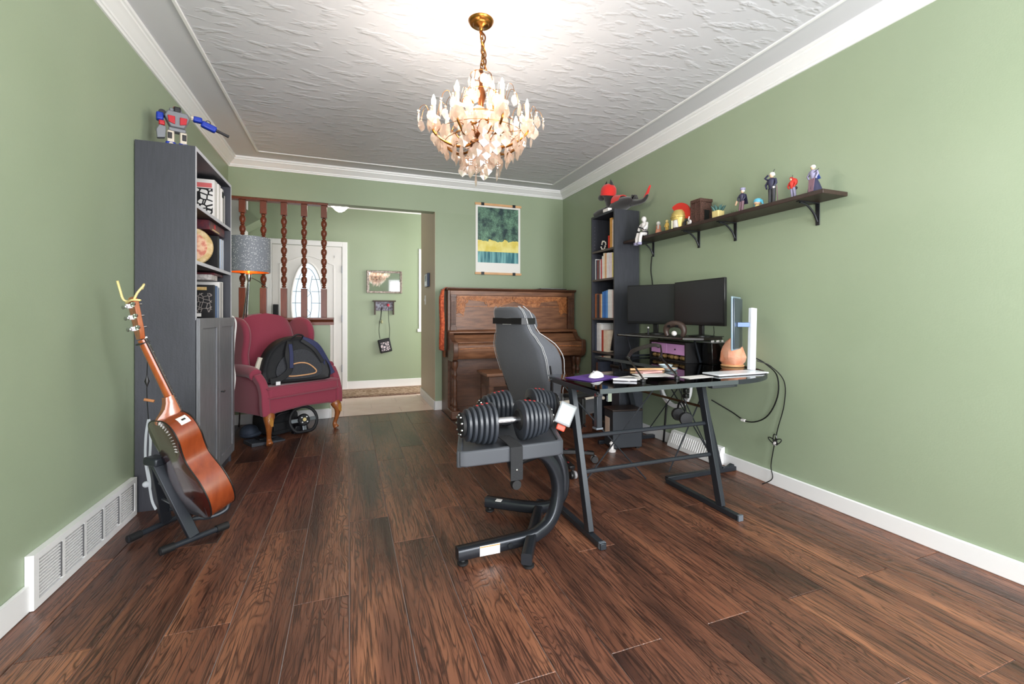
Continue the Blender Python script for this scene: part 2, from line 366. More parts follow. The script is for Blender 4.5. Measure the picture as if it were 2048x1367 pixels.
# ---------------------------------------------------------------- baseboards
def base(name, x0, x1, y0, y1, h): B(x0, x1, y0, y1, 0, h).build(name, WHITE, kind='structure', loc=((x0+x1)/2, (y0+y1)/2, 0), bev=.004)
base('baseboard_left', LX, LX+.016, FY, 2.068, .098)
base('baseboard_left_far', LX, LX+.016, 3.72, BY, .098)
base('baseboard_right', RX-.016, RX, FY, BY, .086)
base('baseboard_back', .89, .99, BY-.016, BY, .10)
base('baseboard_back_half', LX, -.18, BY-.016, BY, .10)
base('baseboard_half_end', -.18, -.164, BY-.016, BY+.12, .10)
base('baseboard_jamb', .888, .902, BY-.016, 5.88, .10)
base('baseboard_foyer', -.03, 2.6, FBY-.016, FBY, .11)
base('baseboard_foyer_left', -1.2, -1.05, FBY-.016, FBY, .11)
# ---------------------------------------------------------------- chandelier
GOLD = mat('antique_gold', (176, 122, 58), .28, 1.0, var=(30, (120, 76, 34), .2))
BRONZE = mat('aged_bronze', (110, 66, 38), .35, .9)
def crystal_mat():
    m = bpy.data.materials.new('cut_crystal'); m.use_nodes = True; nt = m.node_tree; L = nt.links.new
    for n in list(nt.nodes):
        if n.type == 'BSDF_PRINCIPLED': nt.nodes.remove(n)
    out = nt.nodes['Material Output']
    tr = nd(nt, 'ShaderNodeBsdfTransparent'); tr.inputs[0].default_value = (.98, .93, .90, 1)
    tl = nd(nt, 'ShaderNodeBsdfTranslucent'); tl.inputs[0].default_value = (.95, .82, .74, 1)
    gl = nd(nt, 'ShaderNodeBsdfGlossy'); gl.inputs['Roughness'].default_value = .08; gl.inputs[0].default_value = (1, .97, .94, 1)
    m1 = nd(nt, 'ShaderNodeMixShader'); m1.inputs[0].default_value = .4; L(tr.outputs[0], m1.inputs[1]); L(tl.outputs[0], m1.inputs[2])
    m2 = nd(nt, 'ShaderNodeMixShader'); m2.inputs[0].default_value = .2; L(m1.outputs[0], m2.inputs[1]); L(gl.outputs[0], m2.inputs[2]); L(m2.outputs[0], out.inputs[0])
    return m
CRYS = crystal_mat()
LITB = mat('lit_bulb', (255, 240, 215), .4, emis=((255, 243, 228), 370))
UNLIT = mat('unlit_glass_bulb', (225, 225, 225), .08, alpha=.45)
CANDLE = mat('ivory_candle_sleeve', (240, 222, 196), .5)
CHX, CHY = .638, 2.174
ch = thing('chandelier', 'gold crystal chandelier with candle bulbs hanging from the ceiling', 'chandelier', (CHX, CHY, CZ))
def cp(r, a, z): return V(CHX+r*math.cos(a), CHY+r*math.sin(a), z)
MB().lathe([(.006, CZ-.055), (.01, CZ-.05), (.012, CZ-.036), (.022, CZ-.03), (.038, CZ-.026), (.042, CZ-.02), (.056, CZ-.018), (.062, CZ-.012), (.066, CZ-.003), (.066, CZ-.001)], (CHX, CHY, 0), 28).build('canopy', GOLD, ch)
# chain links and cord
zt, zb = CZ-.055, 2.33; nl = 9
for i in range(nl):
    t = i/(nl-1); c = V(CHX+.012*math.sin(3*t), CHY+.006*math.sin(5*t), zt+(zb-zt)*t); a = PI/2*(i % 2)+.5
    pts = [c+V(.009*math.cos(q)*math.cos(a), .009*math.cos(q)*math.sin(a), .019*math.sin(q)) for q in [2*PI*k/12 for k in range(12)]]
    MB().tube(pts, .0028, 6, closed=True).build('chain_link', GOLD, ch)
MB().tube(smooth_path([(CHX, CHY, zt), (CHX+.02, CHY-.01, 2.48), (CHX+.005, CHY+.012, 2.42), (CHX+.026, CHY, 2.37), (CHX+.016, CHY, 2.32)]), .004, 6).build('cord', BRONZE, ch)
MB().tube(smooth_path([(CHX, CHY, zt), (CHX-.004, CHY-.01, 2.47), (CHX+.03, CHY+.012, 2.41), (CHX+.012, CHY-.008, 2.36), (CHX+.03, CHY, 2.32)]), .0035, 6).build('cord', GOLD, ch)
MB().lathe([(.003, 2.33), (.012, 2.31), (.02, 2.29), (.012, 2.27), (.008, 2.24), (.02, 2.21), (.026, 2.18), (.014, 2.14), (.008, 2.08), (.012, 2.04), (.026, 2.01), (.032, 1.985), (.022, 1.96), (.03, 1.945), (.052, 1.935), (.058, 1.925), (.05, 1.915), (.03, 1.905), (.014, 1.89), (.008, 1.875), (.001, 1.87)], (CHX, CHY, 0), 24).build('stem', BRONZE, ch)
# pendant shapes shared by all crystals
def leaf_me(w, h, t, name):
    p = [(0, 0, 0), (-w*.32, 0, -h*.12), (-w*.5, 0, -h*.45), (-w*.46, 0, -h*.68), (0, 0, -h), (w*.46, 0, -h*.68), (w*.5, 0, -h*.45), (w*.32, 0, -h*.12)]
    mb = MB().add(p+[(0, -t, -h*.48), (0, t, -h*.48)], [(i, (i+1) % 8, 8) for i in range(8)]+[((i+1) % 8, i, 9) for i in range(8)])
    o = mb.build(name, CRYS, sharp=5); me = o.data; bpy.data.objects.remove(o); return me
LEAF = leaf_me(.050, .066, .007, 'crystal_leaf'); DROP = leaf_me(.026, .074, .008, 'crystal_drop'); SML = leaf_me(.036, .048, .006, 'crystal_small')
def crystal(me, p, a, tilt=0, s=1):
    o = bpy.data.objects.new('crystal', me); COL.objects.link(o); o.parent = ch
    o.location = Vector(p)-V(CHX, CHY, CZ); o.rotation_euler = (tilt, random.uniform(-.15, .15), a); o.scale = (s, s, s); return o
LITU = mat('lit_upper_bulb', (255, 240, 215), .4, emis=((255, 243, 228), 50))
def flame(p, lit, upper=False):
    prof = [(.0001, 0), (.008, .002), (.0115, .014), (.0105, .028), (.006, .043), (.0008, .056)]
    return MB().lathe(prof, p, 10).build('bulb', (LITU if upper else LITB) if lit else UNLIT, ch)
def wire(p0, a, out, h, drop, nb):
    """curved hanging wire with beads"""
    d = V(math.cos(a), math.sin(a), 0); p0 = Vector(p0)
    pts = smooth_path([p0, p0+d*out*.35+V(0, 0, h), p0+d*out*.8+V(0, 0, h*.75), p0+d*out+V(0, 0, -drop)], 6)
    MB().tube(pts, .0012, 5).build('wire', GOLD, ch)
    bd = MB(); e = pts[-1]
    for k in range(nb): bd.sphere((e.x, e.y, e.z+.012*(nb-1-k)), .0055, 6, 4)
    bd.build('bead_string', CRYS, ch)
    return e
rnd = random.Random(3)
NA = 7
for i in range(NA):
    a = 2*PI*i/NA+.35; R = .235+.01*rnd.random(); zc = 2.025+.012*(i % 2)
    arm = smooth_path([cp(.02, a, 1.955), cp(.09, a, 1.915), cp(.17, a, 1.925), cp(R, a, 1.975), cp(R, a, zc)], 5)
    ao = MB().tube(arm, [.0075-.002*k/len(arm) for k in range(len(arm))], 7).build('arm', GOLD, ch)
    MB().tube(smooth_path([cp(.06, a, 1.95), cp(.10, a+.1, 1.99), cp(.13, a, 1.98), cp(.11, a-.06, 1.955)], 5), .003, 5).build('scroll', GOLD, ao)
    MB().lathe([(.006, zc-.004), (.024, zc), (.034, zc+.008), (.031, zc+.009), (.008, zc+.006)], (cp(R, a, 0).x, cp(R, a, 0).y, 0), 12).build('candle_dish', CRYS, ao)
    MB().cyl(cp(R, a, zc+.004), cp(R, a, zc+.068), .0105, .0105, 10).build('candle_sleeve', CANDLE, ao)
    flame(cp(R, a, zc+.067), i not in (2, 6))
    for k in range(6):
        b = a+2*PI*k/6+.3; e = wire(cp(R, a, zc+.012)+V(.02*math.cos(b), .02*math.sin(b), 0), b, .05+.015*rnd.random(), .045+.02*rnd.random(), .0, 2)
        crystal(LEAF if k % 2 else SML, e, b+PI/2+rnd.uniform(-.5, .5), s=rnd.uniform(.85, 1.1))
        q = cp(R, a, zc-.004)+V(.03*math.cos(b), .03*math.sin(b), -.0)
        crystal(LEAF, q, b+PI/2+rnd.uniform(-.4, .4), s=rnd.uniform(.8, 1.05))
for (R, z, n, me, s) in ((.225, 1.965, 20, LEAF, 1.0), (.185, 1.93, 18, LEAF, 1.0), (.145, 1.90, 15, LEAF, 1.05), (.10, 1.88, 11, LEAF, 1.0), (.06, 1.90, 7, SML, 1.1), (.175, 2.03, 16, LEAF, .95), (.12, 2.06, 13, LEAF, .95), (.085, 2.10, 10, LEAF, .95), (.05, 2.03, 7, SML, 1.2), (.085, 2.185, 9, LEAF, .95), (.055, 2.285, 8, SML, 1.2), (.03, 2.13, 5, DROP, .9)):
    for k in range(n):
        a = 2*PI*k/n+rnd.uniform(-.15, .15); crystal(me, cp(R+rnd.uniform(-.008, .008), a, z+rnd.uniform(-.012, .012)), a+PI/2+rnd.uniform(-.5, .5), s=s*rnd.uniform(.9, 1.1))
rg = MB()
for (R, z) in ((.225, 1.967), (.185, 1.933), (.145, 1.903), (.10, 1.883), (.175, 2.033), (.12, 2.063), (.085, 2.188), (.055, 2.288)):
    rg.tube([cp(R, 2*PI*k/24, z) for k in range(24)], .0016, 5, closed=True)
for k in range(4):
    a = PI/4+PI/2*k; rg.tube([cp(.03, a, 1.98), cp(.225, a, 1.967), cp(.185, a, 1.933), cp(.145, a, 1.903), cp(.10, a, 1.883)], .0016, 5); rg.tube([cp(.0, a, 2.2), cp(.085, a, 2.188), cp(.055, a, 2.288), cp(0, a, 2.3)], .0016, 5); rg.tube([cp(.0, a, 2.05), cp(.12, a, 2.063), cp(.175, a, 2.033)], .0016, 5)
rg.build('frame_ring', GOLD, ch)
for k in range(4):
    a = 2*PI*k/4+.7; R = .072; zc = 2.13
    MB().tube(smooth_path([cp(.012, a, 2.06), cp(.045, a, 2.05), cp(R, a, 2.08), cp(R, a, zc)], 5), .005, 7).build('upper_arm', GOLD, ch)
    MB().cyl(cp(R, a, zc), cp(R, a, zc+.06), .0105, .0105, 10).build('candle_sleeve', CANDLE, ch)
    flame(cp(R, a, zc+.059), k in (1, 2), True)
    for j in range(3):
        b = a+(j-1)*.9; e = wire(cp(R, a, zc+.01), b, .045, .05, 0, 2); crystal(SML, e, b+PI/2)
for k in range(9):
    a = 2*PI*k/9+.2; R = (.11, .05, .085)[k % 3]; z = 1.845-.02*(k % 3); p = cp(R, a, z); bd = MB()
    for j in range(4): bd.sphere((p.x, p.y, p.z+.005+.012*j), .0055, 6, 4)
    bd.build('bead_string', CRYS, ch); crystal(DROP if k % 3 == 2 else LEAF, p, a+PI/2+rnd.uniform(-1, 1), s=.95)
# ---------------------------------------------------------------- left bookcase with cabinet doors
def ash(name, c1, c2, rough=.45):
    return mat(name, c1, rough, var=(9, c2, .22, (14, 14, 1)), bump=(140, .06))
SLATE = ash('black_ash_veneer', (58, 59, 66), (65, 66, 74))
BKIN = mat('bookcase_inner_black', (22, 22, 26), .6)
EDGE = mat('worn_pale_edge', (205, 205, 214), .4)
DOORM = ash('dark_grey_ash_door', (104, 105, 111), (128, 129, 134))
bx, by0_, by1_, bh = -.800, 2.915, 3.715, 2.0
bk = thing('bookcase', 'tall black bookcase with two cabinet doors beside the guitar', 'bookcase', ((LX+bx)/2, 3.31, 0))
LXo = LX+.006
B(LXo, bx, by0_, by0_+.02, 0, bh).build('side_panel', SLATE, bk)
B(LXo, bx, by1_-.02, by1_, 0, bh).build('side_panel', SLATE, bk)
B(LXo, LXo+.008, by0_+.02, by1_-.02, .05, bh).build('back_panel', BKIN, bk)
B(LXo, bx, by0_+.02, by1_-.02, bh-.02, bh).build('top_panel', SLATE, bk)
B(LXo+.02, bx-.012, by0_+.02, by1_-.02, 0, .08).build('plinth', SLATE, bk)
for z in (.08, .52, 1.035, 1.365, 1.685):
    sh = B(LXo+.008, bx-.004, by0_+.02, by1_-.02, z-.02, z).build('shelf', BKIN, bk)
    if z > 1: B(bx-.004, bx-.001, by0_+.02, by1_-.02, z-.02, z).build('edge_band', EDGE, sh)
B(bx, bx+.001, by0_, by0_+.02, 1.03, bh).build('edge_band', EDGE, bk); B(bx, bx+.001, by1_-.02, by1_, 1.03, bh).build('edge_band', EDGE, bk); B(bx, bx+.001, by0_+.02, by1_-.02, bh-.02, bh).build('edge_band', EDGE, bk)
ym = (by0_+by1_)/2
for (ya, yb, hy) in ((by0_+.003, ym-.002, ym-.03), (ym+.002, by1_-.003, ym+.03)):
    d = MB().box(bx+.002, bx+.013, ya, yb, .075, 1.04)
    for (a, b_, c, e) in ((ya, ya+.055, .075, 1.04), (yb-.055, yb, .075, 1.04), (ya+.055, yb-.055, .075, .135), (ya+.055, yb-.055, .98, 1.04)): d.box(bx+.013, bx+.021, a, b_, c, e)
    do = d.build('door', DOORM, bk, bev=.0015)
kn = MB().tube([(bx+.021, ym+.035, .56), (bx+.038, ym+.035, .56)], .004, 8).tube([(bx+.038, ym+.02, .56), (bx+.038, ym+.05, .56)], .006, 8); kn.build('handle', BLACKM, do)
# things on its shelves ----------------------------------------------------
PAPERW = mat('white_box_board', (236, 232, 230), .5); PINK = mat('coral_pink_board', (222, 110, 112), .5); BLKCARD = mat('black_card', (24, 23, 26), .5)
def boxy(name, label, cat, x0, x1, y0, y1, z0, z1, m, group=None, bev=.002, deco=()):
    t = thing(name, label, cat, ((x0+x1)/2, (y0+y1)/2, z0), 0, group)
    B(x0, x1, y0, y1, z0, z1).build('box_body', m, t, bev=bev)
    for (nm, mm, a) in deco: B(*a).build(nm, mm, t)
    return t
def crackle(name, c1, c2, scale=14, w=.06):
    m = bpy.data.materials.new(name); m.use_nodes = True; nt = m.node_tree; b = nt.nodes['Principled BSDF']; tc = nd(nt, 'ShaderNodeTexCoord')
    v = nd(nt, 'ShaderNodeTexVoronoi', feature='DISTANCE_TO_EDGE'); v.inputs['Scale'].default_value = scale; nt.links.new(tc.outputs['Object'], v.inputs['Vector'])
    r = nd(nt, 'ShaderNodeValToRGB'); r.color_ramp.interpolation = 'CONSTANT'; r.color_ramp.elements[0].color = lin(c2); r.color_ramp.elements[1].position = w; r.color_ramp.elements[1].color = lin(c1)
    nt.links.new(v.outputs[0], r.inputs[0]); nt.links.new(r.outputs[0], b.inputs['Base Color']); b.inputs['Roughness'].default_value = .5
    return m
z1, z2, z3 = 1.036, 1.366, 1.686
def bks(x1, y0, y1, z, h, m, label, cat='book', depth=.18, group='books in the left bookcase', name='book'):
    """upright book with spine towards the room (+x)"""
    z += .001
    t = thing(name, label, cat, (x1-depth/2, (y0+y1)/2, z), 0, group)
    B(x1-depth, x1, y0, y0+.003, z, z+h).build('cover', m, t); B(x1-depth, x1, y1-.003, y1, z, z+h).build('cover', m, t); B(x1-.004, x1, y0+.003, y1-.003, z, z+h).build('spine', m, t)
    B(x1-depth+.003, x1-.004, y0+.003, y1-.003, z+.003, z+h-.004).build('pages', PAPERW, t)
    return t
# top shelf: big white album with coral band and black branch pattern, then white boxes
boxy('boxed_game', 'white game box with coral band and black branch pattern, top shelf', 'box', -1.05, -.835, 3.43, 3.50, z3, z3+.27, PAPERW, deco=(('coral_band', PINK, (-1.035, -.85, 3.4285, 3.43, z3+.215, z3+.245)), ('branch_panel', crackle('black_branch_print', (240, 238, 236), (26, 25, 28), 26, .1), (-1.04, -.845, 3.428, 3.43, z3+.01, z3+.205)), ('dark_border', BLKCARD, (-1.04, -.845, 3.4282, 3.43, z3+.198, z3+.21))))
boxy('boxed_game', 'tall white game box next to the coral banded one', 'box', -1.05, -.83, 3.505, 3.56, z3, z3+.265, PAPERW)
boxy('boxed_game', 'white game box with dark corner at the shelf end', 'box', -1.05, -.825, 3.565, 3.61, z3, z3+.25, PAPERW, deco=(('dark_corner', BLKCARD, (-.826, -.8235, 3.57, 3.605, z3+.19, z3+.23)),))
boxy('boxed_game', 'narrow dark spined white box last on the top shelf', 'box', -1.05, -.828, 3.62, 3.665, z3, z3+.22, PAPERW, deco=(('spine_strip', BLKCARD, (-.8285, -.826, 3.622, 3.63, z3, z3+.22)),))
# middle shelf
PLUM = mat('dark_plum_game_lid', (66, 38, 50), .45, var=(22, (110, 44, 52), .1)); GOLDP = mat('pale_gold_print', (196, 160, 92), .45, var=(24, (224, 196, 150), .12)); SALM = mat('salmon_print', (232, 186, 150), .5, var=(26, (206, 110, 84), .07))
BLUEW = mat('pale_blue_board', (176, 190, 214), .5); STEELB = mat('steel_blue_board', (84, 106, 140), .5); GREYB = mat('grey_board', (150, 148, 150), .5)
for yy, hh, m_, lb in ((3.53, .235, BLKCARD, 'black backed game box standing behind the gold disc'), (3.60, .225, BLUEW, 'pale blue game box with white stripes, middle shelf'), (3.648, .225, BLUEW, 'second pale blue box at the end of the middle shelf')):
    boxy('boxed_game', lb, 'box', -1.05, -.84, yy, yy+.042, z2, z2+hh, m_, deco=(('stripe', PAPERW, (-.841, -.8385, yy+.012, yy+.022, z2, z2+hh)),) if m_ is BLUEW else ())
boxy('boxed_game', 'dark plum game box with red emblem lying across the middle shelf', 'box', -1.05, -.83, 3.30, 3.66, z2+.238, z2+.298, PLUM, deco=(('red_emblem', mat('red_emblem', (206, 42, 50), .5), (-.831, -.8285, 3.40, 3.43, z2+.258, z2+.285)), ('gold_title', GOLDP, (-.831, -.8285, 3.36, 3.52, z2+.243, z2+.252))))
dc = thing('decor_plate', 'round gold rimmed plate with salmon picture on the middle shelf', 'plate', (-.95, 3.29, z2))
Mx = Matrix.Translation((-.935, 3.30, z2+.126)) @ rotm('Z', 20) @ rotm('X', 90)
MB(Mx).lathe([(0, -.012), (.118, -.012), (.124, 0), (.118, .012), (.09, .008), (0, .006)], n=36).build('rim', GOLDP, dc); MB(Mx).lathe([(0, .0085), (.088, .0095), (.09, .007)], n=36).build('picture', SALM, dc)
# lower open shelf
boxy('basket_crate', 'black crate with pale leaf pattern on the lower open shelf', 'crate', -1.05, -.83, 3.395, 3.43, z1, z1+.22, BLKCARD, deco=(('leaf_panel', crackle('leaf_print', (26, 25, 28), (150, 140, 136), 34, .05), (-1.04, -.84, 3.3935, 3.395, z1+.04, z1+.165)), ('gold_title', GOLDP, (-1.02, -.87, 3.3935, 3.395, z1+.185, z1+.205)), ('white_badge', PAPERW, (-.97, -.90, 3.3935, 3.395, z1+.012, z1+.034))))
for i, (m_, w_, h_, lb) in enumerate(((STEELB, .02, .215, 'steel blue book beside the black leaf crate'), (BLUEW, .022, .21, 'pale blue book beside the steel blue one'), (STEELB, .02, .205, 'slim dark blue book between pale spines'), (PAPERW, .03, .245, 'tall cream book near the bookcase end'), (GREYB, .028, .245, 'grey book near the bookcase end'), (PAPERW, .03, .25, 'last cream book on the lower open shelf'))):
    y_ = 3.437+sum((.022, .024, .022, .033, .031, .034)[:i]); bks(-.825, y_, y_+w_, z1, h_, m_, lb)
boxy('lidded_box', 'grey lace lidded box lying on the black leaf crate', 'box', -1.05, -.835, 3.36, 3.50, z1+.2505, z1+.285, mat('grey_lace_board', (164, 156, 156), .5, var=(60, (206, 198, 196), .1)))
for (ya, yb) in ((3.60, 3.66),): boxy('lidded_box', 'flat burgundy game box on top of the cream books', 'box', -1.05, -.84, ya-.15, yb, z1+.286, z1+.305, PLUM)
# ---------------------------------------------------------------- burgundy wing chair
def fabric(name, c1, c2, scale=700, sheen=.3, rough=.9):
    return mat(name, c1, rough, var=(scale, c2, .25), bump=(scale, .12), sheen=sheen)
BURG = fabric('burgundy_wool', (132, 46, 64), (156, 62, 84))
LEGW = mat('polished_oak_leg', (132, 74, 36), .3, var=(20, (166, 98, 50), .25, (3, 3, .6)), coat=.3)
wc = thing('wing_chair', 'burgundy upholstered wing chair with cabriole legs', 'armchair', (-.555, 4.455, 0), math.radians(40))
def rbx(x0, x1, y0, y1, z0, z1): return B(x0, x1, y0, y1, z0, z1)
# seat rail with scooped lower edge
MB().prism([(-.335, .40), (-.335, .225), (-.25, .25), (0, .265), (.25, .25), (.335, .225), (.335, .40)], -.31, .29, 'y').build('seat_frame', BURG, wc, local=True, bev=.02, seg=3)
cu = MB().prism([(-.26, .20), (-.26, -.10), (-.335, -.13), (-.335, -.335), (.335, -.335), (.335, -.13), (.26, -.10), (.26, .20)], .372, .475, 'z').build('seat_cushion', BURG, wc, local=True, bev=.028, seg=4)
pp = [(-.337, -.13), (-.337, -.325), (-.325, -.337), (.325, -.337), (.337, -.325), (.337, -.13)]
for z in (.386, .462): MB().tube([(x, y, z) for x, y in pp], .005, 6).build('piping', BURG, cu, local=True)
# inside back: arched panel, padded
rings = []
for k in range(11):
    v = k/10; ring = []; n = 20
    for j in range(n):
        q = 2*PI*j/n; cx_ = math.copysign(abs(math.cos(q))**.55, math.cos(q)); sy_ = math.copysign(abs(math.sin(q))**.55, math.sin(q))
        wd = .268+.012*math.sin(v*PI)
        if v > .85: wd *= 1-.10*((v-.85)/.15)**2
        x = wd*cx_; top = 1.075-.10*(abs(x)/.27)**2.2
        z = .40+(top-.40)*v
        y = .185+.13*v+.055*sy_-(.015*math.sin(v*PI) if sy_ < 0 else 0)
        ring.append((x, y, z))
    rings.append(ring)
MB().loft(rings).build('back_cushion', BURG, wc, local=True, sharp=60, bev=0)
for s in (-1, 1):
    # wing: side panel following the back, rolled front edge
    poly = [(.33, .36), (.06, .36), (.02, .55), (.015, .62), (.03, .72), (.0, .84), (.01, .93), (.06, 1.0), (.15, 1.035), (.25, 1.035), (.34, 1.0), (.36, .8)]
    ps = [(p.x, p.y) for p in smooth_path([(a, b, 0) for a, b in poly], 4, closed=True)]
    wg = MB(); xi, xo = s*.275, s*.335
    wg.prism(ps, min(xi, xo), max(xi, xo), 'x').build('wing', BURG, wc, local=True, bev=.03, seg=3)
    # rolled arm
    ap = smooth_path([(s*.325, .20, .585), (s*.335, .05, .59), (s*.345, -.10, .585), (s*.355, -.19, .565)], 5)
    arm = MB().tube(ap, [.05]*len(ap), 14, prof=None).build('arm', BURG, wc, local=True, bev=.012, seg=3)
    fp = smooth_path([(s*.355, -.195, .56), (s*.345, -.25, .50), (s*.345, -.285, .42), (s*.35, -.30, .33), (s*.345, -.305, .245)], 5)
    MB().tube(fp, 1, prof=[(-.032, -.03), (.032, -.03), (.032, .03), (-.032, .03)], up=(0, -1, 0)).build('arm_front', BURG, arm, local=True, bev=.015, seg=3)
    MB().prism([(.30, .23), (-.28, .24), (-.27, .42), (-.19, .53), (.30, .56)], min(s*.305, s*.36), max(s*.305, s*.36), 'x').build('side_panel', BURG, wc, local=True, bev=.015)
    # cabriole front leg
    lp = smooth_path([(s*.315, -.30, .25), (s*.33, -.325, .19), (s*.325, -.315, .11), (s*.315, -.30, .05), (s*.32, -.32, .012)], 6); nL = len(lp)
    rr = [.042, .043, .044, .043, .04, .037, .034, .031, .028, .025, .023, .021, .0195, .0185, .018, .0175, .0175, .018, .0185, .02, .022, .024, .026, .026, .024][:nL]
    lg = MB().tube(lp, rr, 12).build('front_leg', LEGW, wc, local=True, sharp=60)
    for k in range(5):
        a = (k-2)*.28; MB().tube([(s*.328+.036*math.sin(a), -.352+.01*abs(k-2)*.6, .235), (s*.328+.012*math.sin(a), -.366, .165)], [.007, .003], 6).build('shell_rib', mat('gilt_shell', (176, 124, 58), .35), lg, local=True)
    MB().tube([(s*.29, .27, .26), (s*.30, .30, .13), (s*.305, .34, .0)], 1, prof=[(-.02, -.02), (.02, -.02), (.02, .02), (-.02, .02)]).build('rear_leg', LEGW, wc, local=True, bev=.004)
B(-.27, .27, .285, .33, .25, .95).build('outside_back', BURG, wc, local=True, bev=.02)
# ---------------------------------------------------------------- backpack slumped on the chair
NYL = mat('black_nylon', (24, 25, 29), .62, bump=(300, .2)); MESHB = mat('charcoal_mesh', (40, 41, 46), .8, var=(220, (58, 60, 66), .15)); TANP = mat('tan_piping', (214, 160, 112), .5); NAVY = mat('navy_webbing', (40, 46, 84), .7, bump=(260, .2))
bp = thing('backpack', 'black backpack with tan oval piping slumped on the burgundy chair', 'backpack', (-.435, 4.262, .482), math.radians(24))
outl = [(-.27, .02), (-.285, .12), (-.24, .26), (-.14, .36), (0, .39), (.12, .365), (.22, .25), (.275, .10), (.275, .03), (.22, 0), (-.22, 0)]
op = smooth_path([(a, 0, b) for a, b in outl], 4, closed=True); cxm, czm = 0, .17
rings = []
for (yy, sc_) in ((-.085, .80), (-.10, .90), (-.09, .97), (-.04, 1.0), (.02, 1.0), (.07, .96), (.10, .86), (.105, .6)):
    rings.append([(p.x*sc_, yy+.02*math.sin(p.x*9)*0+.22*(p.z*sc_)*.5, max(.001, czm+(p.z-czm)*sc_)-(.0 if sc_ > .9 else 0)) for p in op])
MB().loft(rings).build('bag_body', NYL, bp, local=True, sharp=50)
fy = lambda z: -.108+.11*z
pnl = smooth_path([(-.17, 0, .06), (-.18, 0, .12), (-.14, 0, .2), (-.05, 0, .27), (.06, 0, .275), (.14, 0, .21), (.19, 0, .12), (.18, 0, .06), (.1, 0, .035), (-.1, 0, .035)], 4, closed=True)
MB().loft([[(p.x, fy(p.z)+.012, p.z) for p in pnl], [(p.x, fy(p.z), p.z) for p in pnl]]).build('back_panel', MESHB, bp, local=True)
ov = smooth_path([(-.10, 0, .075), (-.085, 0, .14), (-.01, 0, .165), (.07, 0, .155), (.135, 0, .10), (.13, 0, .07), (.05, 0, .06), (-.06, 0, .058)], 5, closed=True)
MB().tube([(p.x, fy(p.z)-.004, p.z) for p in ov], .0055, 6, closed=True).build('tan_piping', TANP, bp, local=True)
def strap(pts, w, m, nm, th=.012, par=bp, loc=True): 
    return MB().tube(smooth_path(pts, 5), 1, prof=[(-w/2, -th/2), (w/2, -th/2), (w/2, th/2), (-w/2, th/2)], up=(0, -1, .1)).build(nm, m, par, local=loc, bev=.004)
strap([(-.07, -.08, .35), (-.10, -.125, .24), (-.085, -.125, .12), (-.16, -.135, .05), (-.24, -.145, .034)], .05, NYL, 'shoulder_strap')
strap([(-.075, -.105, .33), (-.075, -.135, .24), (-.075, -.138, .13)], .03, NAVY, 'webbing', .006)
strap([(.03, -.075, .365), (.14, -.085, .31), (.22, -.075, .19), (.27, -.07, .09), (.29, -.08, .045)], .055, NAVY, 'shoulder_strap')
strap([(.02, -.085, .36), (.12, -.10, .28), (.20, -.10, .16)], .03, NYL, 'webbing', .006)
MB().tube(smooth_path([(-.05, -.06, .375), (-.02, -.08, .405), (.03, -.07, .40), (.05, -.05, .378)], 5), .008, 6).build('grab_handle', NYL, bp, local=True)
MB().box(-.20, -.165, -.155, -.143, .0, .03).build('white_buckle', mat('white_plastic', (230, 230, 232), .4), bp, local=True, bev=.003)
MB().tube(smooth_path([(-.285, .0, .05), (-.30, .0, .12), (-.27, .01, .22)], 5), .02, 8).build('pale_zip_roll', mat('cream_canvas', (206, 198, 184), .7), bp, local=True)
# ---------------------------------------------------------------- gear stored under the wing chair
sw = thing('steering_wheel', 'black gaming steering wheel standing under the wing chair', 'steering wheel', (-.375, 4.32, .0), math.radians(28))
WM_ = Matrix.Translation((0, 0, .125)) @ rotm('X', 74)
rim = [(.118*math.cos(a), .118*math.sin(a), 0) for a in [2*PI*k/28 for k in range(28)]]
rim = [(x, max(y, -.100), z) for x, y, z in rim]
MB(WM_).tube(rim, .014, 8, closed=True).build('rim', NYL, sw, local=True, sharp=60)
MB(WM_).lathe([(0, .02), (.045, .02), (.055, .005), (.05, -.04), (0, -.05)], n=16).build('hub', BLACKM, sw, local=True)
for a in (0, PI, -PI/2): MB(WM_).bar((.04*math.cos(a), .04*math.sin(a), 0), (.108*math.cos(a), .098*math.sin(a), 0), .035, .012, up=(0, 0, 1)).build('spoke', mat('steel_spoke', (150, 156, 166), .3, .9), sw, local=True, bev=.003)
MB(WM_).cyl((0, 0, .02), (0, 0, .026), .016, .016, 12).build('badge', mat('gold_badge', (214, 196, 140), .35), sw, local=True)
for a in range(4): MB(WM_).cyl((.03*math.cos(a*1.57+.8), .03*math.sin(a*1.57+.8), .018), (.03*math.cos(a*1.57+.8), .03*math.sin(a*1.57+.8), .026), .006, .006, 8).build('button', mat('white_plastic', (230, 230, 232)), sw, local=True)
MB().prism([(-.07, 0), (.07, 0), (.05, .07), (-.05, .07)], .04, .10, 'y').build('clamp_base', BLACKM, sw, local=True, bev=.006)
gb = thing('gear_bag', 'black gear bag pushed under the wing chair', 'bag', (-.62, 4.46, 0), math.radians(40))
rings = []
for (yy, s_) in ((-.10, .8), (-.115, .94), (-.05, 1), (.05, 1), (.11, .9), (.12, .75)):
    rings.append([(.155*s_*math.copysign(abs(math.cos(q))**.5, math.cos(q)), yy, .105+.105*s_*math.copysign(abs(math.sin(q))**.5, math.sin(q))) for q in [2*PI*k/20 for k in range(20)]])
MB().loft(rings).build('bag_body', NYL, gb, local=True, sharp=55)
MB().tube(smooth_path([(-.08, -.12, .15), (-.05, -.15, .19), (.05, -.15, .19), (.08, -.12, .15)], 5), .008, 6).build('carry_handle', NYL, gb, local=True)
MB().box(-.09, .09, -.125, -.113, .04, .11).build('front_pocket', NYL, gb, local=True, bev=.006)
